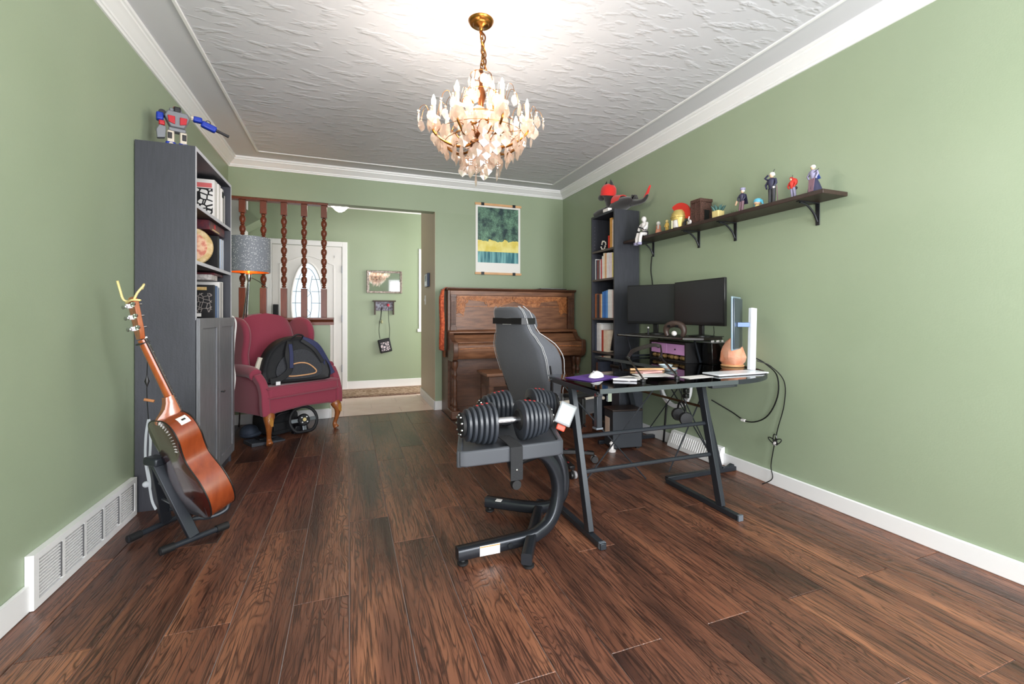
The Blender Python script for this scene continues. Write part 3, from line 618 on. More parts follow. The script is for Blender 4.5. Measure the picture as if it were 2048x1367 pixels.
pb = thing('pedal_board', 'flat grey pedal plate lying under the wing chair front leg', 'pedals', (-.655, 4.155, 0), math.radians(30))
MB().prism([(-.13, 0), (.13, 0), (.13, .012), (-.13, .03)], -.09, .09, 'y').build('plate', mat('grey_plastic', (58, 62, 70), .45), pb, local=True, bev=.003)
for k in range(2): MB().box(-.05+.09*k, -.01+.09*k, -.03, .07, .026, .04).build('pedal', BLACKM, pb, local=True, bev=.003)
fdr = thing('denim_bundle', 'folded dark blue fabric bundle under the chair near the bookcase', 'fabric', (-.80, 4.33, 0), math.radians(10))
MB().sphere((0, 0, .06), (.075, .085, .06), 14, 8).build('fold', mat('dark_denim', (38, 46, 60), .8, var=(14, (58, 68, 86), .2)), fdr, local=True, sub=1)
MB().sphere((.01, .01, .035), (.09, .09, .035), 14, 8).build('fold', mat('dark_denim', (44, 56, 80)), fdr, local=True, sub=1)
# ---------------------------------------------------------------- spindle screen on the half wall
REDW = mat('red_brown_stained_wood', (96, 46, 28), .38, var=(18, (122, 60, 36), .25, (4, 4, .6)))
cap = MB().prism([(BY-.055, 1.03), (BY-.055, 1.012), (BY-.03, 1.0), (BY-.012, .985), (BY-.012, .955), (BY-.001, .955), (BY-.001, .986), (BY+.121, .986), (BY+.121, .955), (BY+.132, .955), (BY+.132, .985), (BY+.15, 1.0), (BY+.175, 1.012), (BY+.175, 1.03)], LX+.002, -.145, 'x')
cap.build('trim_half_wall_cap', REDW, kind='structure', label='red brown wooden cap rail on the half wall', loc=(-.6, BY, .95))
B(LX+.002, -.20, BY+.02, BY+.10, HB-.022, HB).build('trim_spindle_head', REDW, kind='structure', label='red brown head rail above the spindles', loc=(-.6, BY, HB))
def spindle_prof():
    p = []
    z = 1.33
    p += [(.013, z), (.02, z+.006), (.02, z+.014), (.013, z+.02)]
    zz = z+.022; hb = (2.035-zz)/7
    for k in range(7):
        a = zz+k*hb
        p += [(.012, a+.002), (.019, a+.008), (.021, a+.016), (.015, a+.02), (.024, a+.034), (.0285, a+.052), (.0285, a+.068), (.024, a+hb-.012), (.014, a+hb-.002)]
    p += [(.02, 2.04), (.02, 2.05), (.013, 2.056)]
    return p
SP = spindle_prof()
ords = ('first spindle from the bookcase, behind the lamp shade', 'second spindle, half behind the lamp shade', 'third spindle, middle of the five', 'fourth spindle, in front of the oval door glass', 'fifth spindle at the open end of the half wall')
for i, x in enumerate((-.971, -.79, -.608, -.424, -.238)):
    t = thing('spindle', 'turned red brown wooden '+ords[i], 'spindle', (x, BY+.06, 1.031), 0, 'turned spindles above the half wall')
    MB().lathe(SP, (x, BY+.06, 0), 14).build('turned_beads', REDW, t, sharp=50)
    B(x-.028, x+.028, BY+.032, BY+.088, 1.031, 1.325).build('lower_block', REDW, t, bev=.003); B(x-.028, x+.028, BY+.032, BY+.088, 2.058, HB-.023).build('upper_block', REDW, t, bev=.003)
# ---------------------------------------------------------------- entrance: door, casing, glass
DOORW = mat('white_door_paint', (232, 230, 228), .4)
LEAD = mat('dark_lead_came', (110, 116, 122), .4, .6)
OVG = mat('daylit_door_glass', (214, 228, 236), .25, emis=((214, 230, 242), .55))
F0 = FBY-.001
def casing(name, x0, x1, z1_, w=.07):
    MB().box(x0-w, x0, F0-.02, F0, 0, z1_+w).box(x1, x1+w, F0-.02, F0, 0, z1_+w).box(x0, x1, F0-.02, F0, z1_, z1_+w).build(name, WHITE, kind='structure', loc=((x0+x1)/2, F0, 0), bev=.004)
casing('trim_front_door', -.972, -.085, 2.02); 
fd = tag(thing('door_1', 'white front door with leaded oval glass', None, (-.53, F0, 0)), kind='structure')
B(-.968, -.089, F0-.014, F0-.004, .01, 2.015).build('door_slab', DOORW, fd, bev=.003)
ell = [(-.53+.205*math.cos(a), 1.22+.56*math.sin(a)) for a in [2*PI*k/40 for k in range(40)]]
MB().tube([(x, F0-.018, z) for x, z in ell], .014, 8, closed=True).build('glass_moulding', DOORW, fd)
gl = MB().prism([(-.53+.195*math.cos(a), 1.22+.55*math.sin(a)) for a in [2*PI*k/40 for k in range(40)]], F0-.017, F0-.0145, 'y').build('oval_glass', OVG, fd)
def came(pts): MB().tube([(x, F0-.019, z) for x, z in pts], .0035, 5).build('lead_came', LEAD, gl)
came([(-.53+.15*math.cos(a), 1.22+.48*math.sin(a)) for a in [2*PI*k/36 for k in range(37)]])
for z in (.95, 1.22, 1.38, 1.55): 
    wd = .195*math.sqrt(max(0, 1-((z-1.22)/.55)**2)); came([(-.53-wd, z), (-.53-.05, z)]); came([(-.53+.05, z), (-.53+wd, z)])
for s in (-1, 1): came([(-.53+s*.06, 1.60), (-.53+s*.03, 1.42), (-.53+s*.05, 1.30), (-.53+s*.05, 1.14), (-.53+s*.03, 1.02), (-.53+s*.06, .85)])
for z in (1.36, 1.08): came([(-.57, z), (-.53, z+.05), (-.49, z), (-.53, z-.05), (-.57, z)])
MB().tube(smooth_path([(-.87, F0-.015, 1.75), (-.75, F0-.015, 1.80), (-.53, F0-.015, 1.87), (-.31, F0-.015, 1.80), (-.19, F0-.015, 1.75)], 6), .006, 6).build('arched_moulding', DOORW, fd)
for x in (-.87, -.19): B(x-.006, x+.006, F0-.020, F0-.012, .25, 1.75).build('panel_moulding', DOORW, fd)
B(-.952, -.885, F0-.045, F0-.014, 1.03, 1.20).build('keypad_lock', mat('black_lock', (30, 32, 36), .3), fd, bev=.006)
MB().sphere((-.918, F0-.06, 1.0), .028, 12, 8).build('door_knob', mat('nickel', (190, 190, 192), .25, 1), fd)
for z in (1.70, 1.0, .3): B(-.092, -.082, F0-.026, F0-.012, z-.05, z+.05).build('hinge', LEAD, fd)
MB().box(-.19, -.185, F0-.02, F0-.014, 1.86, 1.89).build('door_hook', LEAD, fd)
# closet door at the stair end
casing('trim_closet_door', -2.05, -1.33, 2.06)
cd = tag(thing('door_2', 'white closet door behind the lamp shade', None, (-1.7, F0, 0)), kind='structure'); B(-2.05, -1.33, F0-.016, F0-.002, .01, 2.06).build('door_slab', DOORW, cd)
for z0_, z1_ in ((.2, .95), (1.1, 1.9)): B(-1.95, -1.43, F0-.022, F0-.016, z0_, z1_).build('raised_panel', DOORW, cd, bev=.006)
# sloping stair soffit over the closet side
B(-2.2, -1.245, FBY-.22, FBY-.03, 0, 2.565).build('wall_stair_end', WHITE, kind='structure', loc=(-1.7, FBY-.1, 0), label='white stair wall end beyond the spindles')
MB().prism([(-1.243, 2.42), (-1.243, 2.15), (-1.06, 2.27)], FBY-.34, FBY-.002, 'y').build('wall_stair_soffit', GREEN, kind='structure', loc=(-1.5, FBY, 2.3))
# narrow window beyond the jamb
wn = tag(thing('window_2', 'white framed foyer window half hidden by the jamb', None, (1.4, F0, .8)), kind='structure')
MB().box(.99, 1.05, F0-.008, F0, .85, 2.05).box(1.75, 1.81, F0-.008, F0, .85, 2.05).box(1.05, 1.75, F0-.008, F0, 1.99, 2.05).box(.97, 1.83, F0-.012, F0, .80, .85).build('window_frame', WHITE, wn, bev=.003)
B(1.05, 1.75, F0-.005, F0-.002, .85, 1.99).build('pane', mat('daylit_pane', (225, 235, 245), .2, emis=((225, 238, 250), 1.2)), wn)
# foyer rug
RUG = mat('worn_persian_rug', (120, 92, 66), .95, var=(28, (176, 150, 128), .12), bump=(200, .3)); RUGB = mat('rug_border', (86, 62, 50), .95, var=(40, (150, 120, 100), .15))
rg_ = thing('rug', 'worn brown patterned runner rug on the foyer tiles', 'rug', (.1, 6.28, 0))
B(-1.0, 1.35, 5.96, 6.60, .0005, .010).build('rug_field', RUGB, rg_); B(-.93, 1.28, 6.03, 6.53, .010, .0125).build('pattern', RUG, rg_)
# foyer ceiling light
fl_ = thing('ceiling_light', 'small crystal bowl ceiling light in the foyer', 'ceiling light', (-.1, 5.82, 2.66))
MB().lathe([(.001, 2.659), (.06, 2.658), (.065, 2.64), (.02, 2.625), (.012, 2.46), (.02, 2.45)], (-.1, 5.82, 0), 20).build('ceiling_plate', GOLD, fl_)
MB().lathe([(.118, 2.445), (.112, 2.42), (.09, 2.38), (.055, 2.345), (.02, 2.325), (.001, 2.32)], (-.1, 5.82, 0), 20).build('crystal_bowl', mat('glowing_crystal_bowl', (250, 248, 244), .3, emis=((255, 246, 232), 9)), fl_)
MB().tube([(-.1+.12*math.cos(2*PI*k/20), 5.82+.12*math.sin(2*PI*k/20), 2.447) for k in range(20)], .006, 6, closed=True).build('rim', GOLD, fl_)
for k in range(12):
    a = 2*PI*k/12; o = bpy.data.objects.new('crystal', SML); COL.objects.link(o); o.parent = fl_; o.location = (.115*math.cos(a), .115*math.sin(a), -.222); o.rotation_euler = (0, 0, a+PI/2)
# mirror, key rack, purse
mr_ = thing('mirror', 'silver framed rectangular mirror on the foyer wall', 'mirror', (.495, F0, 1.38))
SILV = mat('weathered_silver_frame', (150, 140, 132), .4, .6, var=(60, (96, 84, 76), .15))
for a in ((.245, .28, 1.375, 1.70), (.71, .745, 1.375, 1.70), (.28, .71, 1.375, 1.405), (.28, .71, 1.67, 1.70)): B(a[0], a[1], F0-.025, F0, a[2], a[3]).build('frame_rail', SILV, mr_, bev=.004)
B(.28, .71, F0-.012, F0-.006, 1.405, 1.67).build('glass', mat('mirror_glass', (225, 228, 230), .03, 1.0), mr_)
kr = thing('key_rack', 'small dark wall rack with hooks under the mirror', 'key rack', (.49, F0, 1.07))
DKW = mat('dark_walnut', (58, 40, 30), .5)
B(.33, .65, F0-.07, F0, 1.25, 1.268).build('top_shelf', DKW, kr); B(.35, .37, F0-.03, F0, 1.06, 1.25).build('post', DKW, kr); B(.61, .63, F0-.03, F0, 1.06, 1.25).build('post', DKW, kr)
B(.37, .61, F0-.012, F0, 1.12, 1.25).build('picture_panel', mat('blue_grey_print', (150, 154, 170), .5, var=(40, (90, 74, 90), .12)), kr)
for x in (.42, .47, .52, .57): MB().tube([(x, F0-.012, 1.16), (x, F0-.035, 1.15), (x, F0-.04, 1.17)], .003, 5).build('hook', BLACKM, kr)
MB().sphere((.545, F0-.025, 1.20), (.02, .008, .022), 8, 6).build('red_charm', mat('red_charm', (190, 50, 70), .4), kr)
kl = thing('lanyard', 'thin lanyard with keys hanging from the key rack', 'lanyard', (.45, F0-.02, 1.15)); MB().tube([(.455, F0-.042, 1.155), (.445, F0-.02, 1.0), (.452, F0-.02, .96)], .003, 5).build('cord', BLACKM, kl); MB().lathe([(.001, .93), (.014, .94), (.016, .96), (.008, .98), (.001, .985)], (.455, F0-.02, 0), 8).build('key_fob', mat('khaki_fob', (150, 150, 110), .5), kl)
ps_ = thing('purse', 'small black purse with pale print hanging by its strap', 'purse', (.5, F0-.02, .5))
Mp = Matrix.Translation((.50, F0-.03, .61)) @ rotm('Y', -12)
MB(Mp).box(-.085, .085, -.025, .025, -.10, .10).build('bag_body', NYL, ps_, bev=.012, seg=3); MB(Mp).box(-.06, .06, -.028, -.0255, -.075, .05).build('print', crackle('pale_floral_print', (214, 200, 206), (60, 56, 66), 30, .12), ps_)
MB().tube(smooth_path([(.43, F0-.03, .71), (.415, F0-.03, .85), (.44, F0-.03, 1.05), (.45, F0-.042, 1.17)], 4), .004, 5).build('strap', BLACKM, ps_); MB().tube(smooth_path([(.56, F0-.03, .70), (.565, F0-.03, .85), (.55, F0-.03, 1.0), (.55, F0-.042, 1.17)], 4), .004, 5).build('strap', BLACKM, ps_)
# thermostat and switch on the tan jamb
th_ = thing('thermostat', 'white and navy thermostat on the tan jamb', 'thermostat', (.89, 5.32, 1.38))
B(.872, .9015, 5.22, 5.40, 1.395, 1.555).build('body', mat('navy_plastic', (52, 66, 96), .35), th_, bev=.004); B(.868, .872, 5.235, 5.39, 1.41, 1.545).build('face_plate', mat('pale_plastic', (214, 218, 222), .35), th_, bev=.002); B(.8665, .868, 5.27, 5.36, 1.46, 1.53).build('screen', mat('grey_lcd', (120, 134, 140), .25), th_)
st_ = thing('light_switch', 'white light switch plate on the tan jamb', 'switch', (.9, 5.53, 1.2)); B(.896, .9015, 5.49, 5.57, 1.185, 1.30).build('plate', WHITE, st_, bev=.002); B(.886, .896, 5.52, 5.54, 1.23, 1.26).build('toggle', WHITE, st_, bev=.002)
# ---------------------------------------------------------------- poster
def poster_print():
    m = bpy.data.materials.new('garden_print'); m.use_nodes = True; nt = m.node_tree; b = nt.nodes['Principled BSDF']; L = nt.links.new
    tc = nd(nt, 'ShaderNodeTexCoord'); sx = nd(nt, 'ShaderNodeSeparateXYZ'); L(tc.outputs['Object'], sx.inputs[0])
    v = nd(nt, 'ShaderNodeTexVoronoi'); v.inputs['Scale'].default_value = 95; L(tc.outputs['Object'], v.inputs['Vector'])
    n = nd(nt, 'ShaderNodeTexNoise'); n.inputs['Scale'].default_value = 9; n.inputs['Detail'].default_value = 3; L(tc.outputs['Object'], n.inputs[0])
    fo = nd(nt, 'ShaderNodeValToRGB'); e = fo.color_ramp.elements; e[0].position = .38; e[0].color = lin((28, 62, 66)); e[1].position = .66; e[1].color = lin((126, 172, 142)); L(n.outputs[0], fo.inputs[0])
    dt = nd(nt, 'ShaderNodeMapRange'); dt.inputs[1].default_value = .15; dt.inputs[2].default_value = .6; dt.inputs[3].default_value = 1.25; dt.inputs[4].default_value = .55; L(v.outputs['Distance'], dt.inputs[0])
    hv = nd(nt, 'ShaderNodeHueSaturation'); L(fo.outputs[0], hv.inputs['Color']); L(dt.outputs[0], hv.inputs['Value'])
    me_ = nd(nt, 'ShaderNodeValToRGB'); e = me_.color_ramp.elements; e[0].position = .4; e[0].color = lin((226, 206, 92)); e[1].position = .62; e[1].color = lin((240, 228, 140)); L(n.outputs[0], me_.inputs[0])
    mp = nd(nt, 'ShaderNodeMapping'); mp.inputs['Scale'].default_value = (40, 1, 3); L(tc.outputs['Object'], mp.inputs[0])
    nw = nd(nt, 'ShaderNodeTexNoise'); nw.inputs['Scale'].default_value = 1; L(mp.outputs[0], nw.inputs[0])
    wt = nd(nt, 'ShaderNodeValToRGB'); e = wt.color_ramp.elements; e[0].position = .35; e[0].color = lin((22, 98, 112)); e[1].position = .7; e[1].color = lin((130, 190, 190)); L(nw.outputs[0], wt.inputs[0])
    wob = nd(nt, 'ShaderNodeMath', operation='MULTIPLY_ADD'); wob.inputs[1].default_value = .16; L(n.outputs[0], wob.inputs[0]); L(sx.outputs[2], wob.inputs[2])
    g1 = nd(nt, 'ShaderNodeMath', operation='GREATER_THAN'); g1.inputs[1].default_value = .475; L(wob.outputs[0], g1.inputs[0])
    g2 = nd(nt, 'ShaderNodeMath', operation='GREATER_THAN'); g2.inputs[1].default_value = .262; L(sx.outputs[2], g2.inputs[0])
    m1 = nd(nt, 'ShaderNodeMix', data_type='RGBA'); L(g1.outputs[0], m1.inputs[0]); L(me_.outputs[0], m1.inputs[6]); L(hv.outputs[0], m1.inputs[7])
    m2 = nd(nt, 'ShaderNodeMix', data_type='RGBA'); L(g2.outputs[0], m2.inputs[0]); L(wt.outputs[0], m2.inputs[6]); L(m1.outputs[2], m2.inputs[7])
    L(m2.outputs[2], b.inputs['Base Color']); b.inputs['Roughness'].default_value = .5
    return m
po = thing('poster', 'garden print poster with pale wood hanger bars above the piano', 'poster', (1.645, BY-.001, 1.53))
B(1.37, 1.92, BY-.005, BY-.003, 1.54, 2.33).build('paper', mat('poster_paper', (238, 236, 232), .55), po); B(1.395, 1.895, BY-.0062, BY-.005, 1.665, 2.305).build('print', poster_print(), po)
PINE = mat('pale_pine', (206, 156, 108), .5, var=(20, (222, 176, 128), .2, (.5, 4, 4)))
for z in (1.525, 2.325):
    hb = B(1.36, 1.93, BY-.018, BY-.0065, z, z+.026).build('hanger_bar', PINE, po, bev=.002)
    for x in (1.45, 1.835): B(x-.018, x+.018, BY-.022, BY-.0185, z-.004, z+.03).build('magnet_clip', BLACKM, hb)
# ---------------------------------------------------------------- upright piano
def oak(name, c1, c2, rough=.4):
    m = mat(name, c1, rough, var=(5, c2, .25, (1.2, 6, 9)), bump=(90, .1)); return m
OAK = oak('dark_quarter_sawn_oak', (94, 60, 43), (150, 104, 75)); OAKD = oak('deep_brown_oak', (74, 47, 35), (112, 74, 54)); CARV = mat('carved_orange_oak', (146, 88, 50), .4, var=(40, (190, 124, 74), .15), bump=(120, .3))  # carved parts are a lighter orange-brown oak
pn = thing('upright_piano', 'antique carved oak upright piano against the back wall', 'piano', (1.72, 4.7, 0))
x0p, x1p, yF, yB = .975, 2.468, 4.555, 4.868
for xa in (x0p, x1p-.028): B(xa, xa+.028, yF, yB, 0, 1.318).build('side_panel', OAKD, pn, bev=.003)
B(x0p+.028, x1p-.028, yF+.03, yB, .05, 1.31).build('case', OAKD, pn)
MB().prism([(yF-.035, 1.345), (yF-.035, 1.335), (yF-.02, 1.325), (yF-.012, 1.318), (yB, 1.318), (yB, 1.345)], x0p-.008, x1p+.008, 'x').build('lid', OAKD, pn, bev=.003)
B(x0p+.028, x1p-.028, yF+.002, yF+.03, 1.268, 1.317).build('top_rail', OAK, pn, bev=.004)
B(x0p+.09, x1p-.09, yF+.018, yF+.03, .90, 1.268).build('upper_panel', OAK, pn)
for (xa, xb, za, zb) in ((x0p+.16, x1p-.16, 1.145, 1.152), (x0p+.10, x0p+.17, 1.04, 1.046), (x1p-.17, x1p-.10, 1.04, 1.046)): B(xa, xb, yF+.012, yF+.018, za, zb).build('panel_bead', CARV, pn)
for xa in (x0p+.168, x1p-.176): B(xa, xa+.007, yF+.012, yF+.018, 1.046, 1.146).build('panel_bead', CARV, pn)
def carve(xc, sgn):
    """carved swag on one half of the upper panel"""
    mb = MB(); top = 1.262; pts_top = []; N = 26; xl = x0p+.098; xm = 1.7215
    X_ = lambda t: (xl+(xm-xl)*t) if sgn > 0 else (2*xm-(xl+(xm-xl)*t))
    def low(t):
        if t < .13: return 1.07+.02*math.sin(t*40)
        q = (t-.13)/.87; return 1.225-.075*math.sin(q*PI)**1.0*(1 if q > .45 else .25)-.02*q+(.0 if q > .06 else -.09*(1-q/.06))
    poly = [(X_(k/N), top) for k in range(N+1)]+[(X_(k/N), low(k/N)) for k in range(N, -1, -1)]
    mb.prism(poly, yF+.010, yF+.019, 'y')
    rr = random.Random(11)
    for k in range(22):
        t = k/21; zc = (top+low(t))/2 if t >= .13 else None
        cs = [(t, zc)] if zc else [(t, 1.22), (t, 1.16), (t, 1.10)]
        for (tt, z) in cs:
            R = max(.014, min(.032, (top-low(max(tt, .14)))*.42)); s = rr.choice((-1, 1)); a0 = rr.uniform(0, 6)
            mb.tube([(X_(tt)+R*(1-j/16)*math.cos(a0+s*j*.62), yF+.010, z+R*(1-j/16)*math.sin(a0+s*j*.62)) for j in range(15)], [.006*(1-j/20) for j in range(15)], 6)
    mb.build('carved_swag', CARV, pn, sharp=50)
carve(0, 1); carve(0, -1)
for xa, sx in ((x0p+.03, 1), (x1p-.085, -1)):
    pil = MB().box(xa, xa+.055, yF-.012, yF+.018, .90, 1.27)
    for k in range(4): pil.box(xa+.006+k*.012, xa+.013+k*.012, yF-.017, yF-.012, .95, 1.20)
    pil.box(xa-.004, xa+.059, yF-.02, yF+.018, 1.215, 1.232).box(xa-.004, xa+.059, yF-.022, yF+.018, 1.245, 1.275).box(xa-.006, xa+.061, yF-.024, yF+.018, .895, .935).build('pilaster', OAKD, pn, bev=.002)
MB().prism([(yF+.03, .90), (yF-.04, .895), (yF-.065, .88), (yF-.065, .868), (yF-.02, .855), (yF+.03, .85)], x0p+.005, x1p-.005, 'x').build('ledge', OAK, pn, bev=.002)
MB().prism([(yF+.03, .85), (yF-.045, .85), (yF-.10, .79), (yF-.12, .775), (yF-.12, .765), (yF+.03, .765)], x0p+.035, x1p-.035, 'x').build('fallboard', OAK, pn, bev=.004)
MB().prism([(yF+.03, .765), (4.31, .765), (4.295, .75), (4.295, .70), (4.305, .66), (4.32, .63), (4.335, .61), (yF+.03, .61)], x0p+.035, x1p-.035, 'x').build('keybed', OAK, pn, bev=.004)
MB().tube([(x0p+.06, 4.292, .715), (1.2, 4.289, .722), (1.7, 4.289, .716), (2.2, 4.289, .722), (x1p-.06, 4.292, .715)], .005, 6).build('key_slip_bead', CARV, pn)
for xa in (x0p, x1p-.05):
    MB().prism([(yF+.03, .88), (yF-.06, .87), (yF-.10, .82), (yF-.16, .79), (4.30, .785), (4.285, .76), (4.285, .66), (4.31, .61), (4.36, .585), (yF+.03, .585)], xa, xa+.05, 'x').build('cheek', OAKD, pn, bev=.005)
lp_ = B(x0p+.028, x1p-.028, yF+.045, yF+.06, .06, .60).build('lower_panel', OAKD, pn)
pr = [(x0p+.16, .15), (x1p-.16, .15), (x1p-.16, .52), (x0p+.20, .52)]
MB().tube([(x0p+.20, yF+.042, .55), (x0p+.165, yF+.042, .515), (x0p+.165, yF+.042, .18), (x0p+.20, yF+.042, .15), (x1p-.20, yF+.042, .15), (x1p-.165, yF+.042, .18), (x1p-.165, yF+.042, .515), (x1p-.20, yF+.042, .55)], .008, 6, closed=True).build('panel_frame', OAK, lp_)
B(x0p+.028, x1p-.028, yF+.005, yF+.05, .0, .085).build('bottom_rail', OAKD, pn, bev=.004)
colp = [(.028, .085), (.03, .10), (.02, .115), (.026, .13), (.03, .15), (.022, .17), (.014, .19), (.018, .215), (.022, .26), (.021, .33), (.018, .39), (.013, .42), (.022, .435), (.024, .455), (.014, .47), (.018, .50), (.03, .53), (.034, .55), (.034, .585)]
for xa in (x0p+.04, x1p-.04):
    ft = B(xa-.045, xa+.055 if xa < 1.7 else xa+.04, 4.36, yF+.03, 0, .085).build('foot_block', OAKD, pn, bev=.01)
    for yy in (4.40, 4.49): MB().lathe(colp, (xa, yy, 0), 14).build('turned_leg', OAKD, pn, sharp=50)
# orange velvet scarf over the left end
SCF = mat('crushed_orange_velvet', (176, 66, 30), .7, var=(46, (220, 104, 58), .1), bump=(70, .4), sheen=.4); FRG = mat('brown_fringe', (128, 78, 48), .9)
sc_ = thing('velvet_scarf', 'orange crushed velvet scarf draped over the left end of the piano', 'scarf', (.95, 4.68, 1.346))
def scf(u, v):
    y = 4.60+.12*u+.006*math.sin(u*14+v*4); L_ = v*.78
    w_ = .034*math.sin(u*9.5)**2*min(1, max(0, (L_-.09)*8)) if L_ > .09 else .004*abs(math.sin(u*9))
    if L_ < .11: return (1.075-L_, y, 1.351+abs(w_)*.3)
    return (.9645-.010-abs(w_)-.010*abs(math.sin(v*5)), y, 1.351-(L_-.11))
MB().grid(scf, 14, 30).build('drape', SCF, sc_, solid=.004)
for k in range(12):
    y = 4.603+.0103*k; MB().tube([(.958, y, .682), (.957, y+.002, .645), (.958, y-.001, .61)], .0036, 5).build('fringe', FRG, sc_)
fo_ = thing('folder', 'black music folder lying on the piano lid', 'folder', (2.2, 4.68, 1.346)); B(2.05, 2.38, 4.58, 4.80, 1.346, 1.358).build('cover', BLKCARD, fo_, bev=.002); B(2.055, 2.375, 4.585, 4.795, 1.358, 1.362).build('sheet', GREYB, fo_)
# piano bench
bn = thing('piano_bench', 'plain brown wooden piano bench behind the gaming chair', 'bench', (1.55, 3.97, 0))
B(1.17, 1.92, 3.80, 4.14, .495, .525).build('seat_top', OAK, bn, bev=.006); B(1.20, 1.89, 3.83, 4.11, .40, .495).build('apron', OAKD, bn, bev=.003)
for xa in (1.20, 1.845):
    for ya in (3.83, 4.065): B(xa, xa+.045, ya, ya+.045, 0, .40).build('leg', OAKD, bn, bev=.003)
# ---------------------------------------------------------------- narrow black bookcase by the right wall
nb = thing('bookcase', 'narrow tall black bookcase full of books beside the monitors', 'bookcase', (2.35, 3.54, 0))
nx0, nx1, ny0, ny1, nh = 2.21, RX-.018, 3.34, 3.74, 2.0
SL2 = ash('black_brown_veneer', (46, 47, 54), (56, 58, 65)); EDG2 = mat('brown_shelf_edge', (84, 74, 70), .5)
for ya in (ny0, ny1-.018): B(nx0, nx1, ya, ya+.018, 0, nh).build('side_panel', SL2, nb, bev=.001)
B(nx1-.008, nx1, ny0+.018, ny1-.018, .05, nh).build('back_panel', BKIN, nb); B(nx0, nx1, ny0+.018, ny1-.018, nh-.018, nh).build('top_panel', SL2, nb); B(nx0+.02, nx0+.04, ny0+.018, ny1-.018, 0, .07).build('plinth', SL2, nb)
NZ = (.08, .40, .715, 1.03, 1.395, 1.665)
for z in NZ:
    sh = B(nx0+.006, nx1-.008, ny0+.018, ny1-.018, z-.018, z).build('shelf', BKIN, nb); B(nx0+.003, nx0+.006, ny0+.018, ny1-.018, z-.018, z).build('edge_band', EDG2, sh)
HOLE = mat('shelf_pin_hole', (120, 120, 124), .5)
for k in range(7): MB().cyl((nx0+.03, ny1-.0185, 1.70+k*.034), (nx0+.03, ny1-.0195, 1.70+k*.034), .003, .003, 6).build('pin_hole', HOLE, nb)
def bm_(c): return mat('cloth_%02x%02x%02x' % c, c, .55, var=(30, tuple(min(255, int(v*1.15)+6) for v in c), .3))
def rbook(y1, w_, z, h, c, label, depth=.16, dx=0, tilt=0, group='books in the narrow bookcase'):
    """upright book, spine facing the room (-x)"""
    z += .001; h = min(h, .30)
    x = nx0+.03+dx; t = thing('book', label, 'book', (x+depth/2, y1-w_/2, z), 0, group); m = bm_(c)
    M_ = Matrix.Translation((x, y1-w_, z)) @ rotm('X', tilt)
    MB(M_).box(0, depth, 0, .003, 0, h).build('cover', m, t); MB(M_).box(0, depth, w_-.003, w_, 0, h).build('cover', m, t); MB(M_).box(0, .004, .003, w_-.003, 0, h).build('spine', m, t); MB(M_).box(.004, depth-.003, .003, w_-.003, .003, h-.004).build('pages', PAPERW, t)
    return t
ROW = {
 1.665: [(3.46, .036, .275, (190, 140, 70), 'tall ochre book on the top shelf of the narrow bookcase'), (3.42, .026, .255, (226, 200, 190), 'pale pink book beside the ochre one'), (3.49, .016, .12, (190, 46, 36), 'small red book beside the bead string')],
 1.395: [(3.715, .012, .20, (226, 224, 220), 'slim white book at the far end of the second shelf'), (3.70, .020, .19, (70, 74, 90), 'slate blue book second from the far end, second shelf'), (3.677, .022, .185, (120, 60, 56), 'maroon speckled book on the second shelf'), (3.652, .018, .175, (96, 92, 96), 'charcoal book on the second shelf'), (3.632, .016, .18, (204, 190, 190), 'dusty pink book on the second shelf'), (3.613, .018, .19, (180, 60, 62), 'red spined book on the second shelf'), (3.592, .020, .215, (232, 232, 230), 'white book left of the peach one'), (3.570, .024, .24, (236, 214, 192), 'peach cream book on the second shelf'), (3.543, .026, .235, (212, 160, 116), 'tan orange book on the second shelf'), (3.514, .032, .235, (230, 226, 228), 'wide white book on the second shelf'), (3.478, .050, .23, (226, 208, 214), 'broad pale book with pink flower cover'), (3.424, .040, .225, (214, 196, 120), 'yellow book nearest the end, second shelf')],
 1.03: [(3.716, .026, .23, (160, 92, 54), 'orange brown patterned book at the far end, third shelf'), (3.688, .022, .225, (70, 60, 60), 'dark brown book on the third shelf'), (3.664, .026, .22, (44, 46, 58), 'black navy book on the third shelf'), (3.636, .022, .225, (150, 96, 66), 'copper book on the third shelf'), (3.612, .020, .225, (224, 190, 150), 'cream orange book before the blue set'), (3.590, .030, .245, (66, 120, 190), 'first of three blue books on the third shelf'), (3.558, .030, .25, (54, 106, 178), 'middle of three blue books on the third shelf'), (3.526, .032, .255, (82, 138, 204), 'last and tallest of three blue books'), (3.492, .030, .26, (222, 226, 234), 'white book after the blue set'), (3.460, .034, .255, (234, 228, 226), 'ivory book after the blue set'), (3.424, .04, .25, (206, 186, 184), 'pale rose book at the near end, third shelf')],
 .715: [(3.716, .03, .255, (70, 78, 96), 'slate book at the far end, fourth shelf'), (3.684, .045, .265, (206, 206, 208), 'silver grey binder on the fourth shelf'), (3.637, .032, .255, (232, 226, 224), 'white book on the fourth shelf'), (3.60, .03, .20, (172, 60, 44), 'rust red book on the fourth shelf'), (3.566, .07, .20, (234, 206, 184), 'thick peach book on the fourth shelf')],
 .40: [(3.70, .03, .20, (90, 60, 50), 'brown book low in the narrow bookcase'), (3.665, .04, .21, (60, 66, 80), 'dark blue book low in the narrow bookcase'), (3.60, .05, .12, (190, 80, 50), 'short orange book low in the narrow bookcase')],
}
for z, row in ROW.items():
    for (y1, w_, h, c, lb) in row: rbook(y1, w_, z, h, c, lb)
fr = thing('picture_frame', 'dark frame leaning at the end of the fourth shelf', 'frame', (2.32, 3.42, .715)); Mf = Matrix.Translation((nx0+.03, 3.38, .7155)) @ rotm('X', 16) 
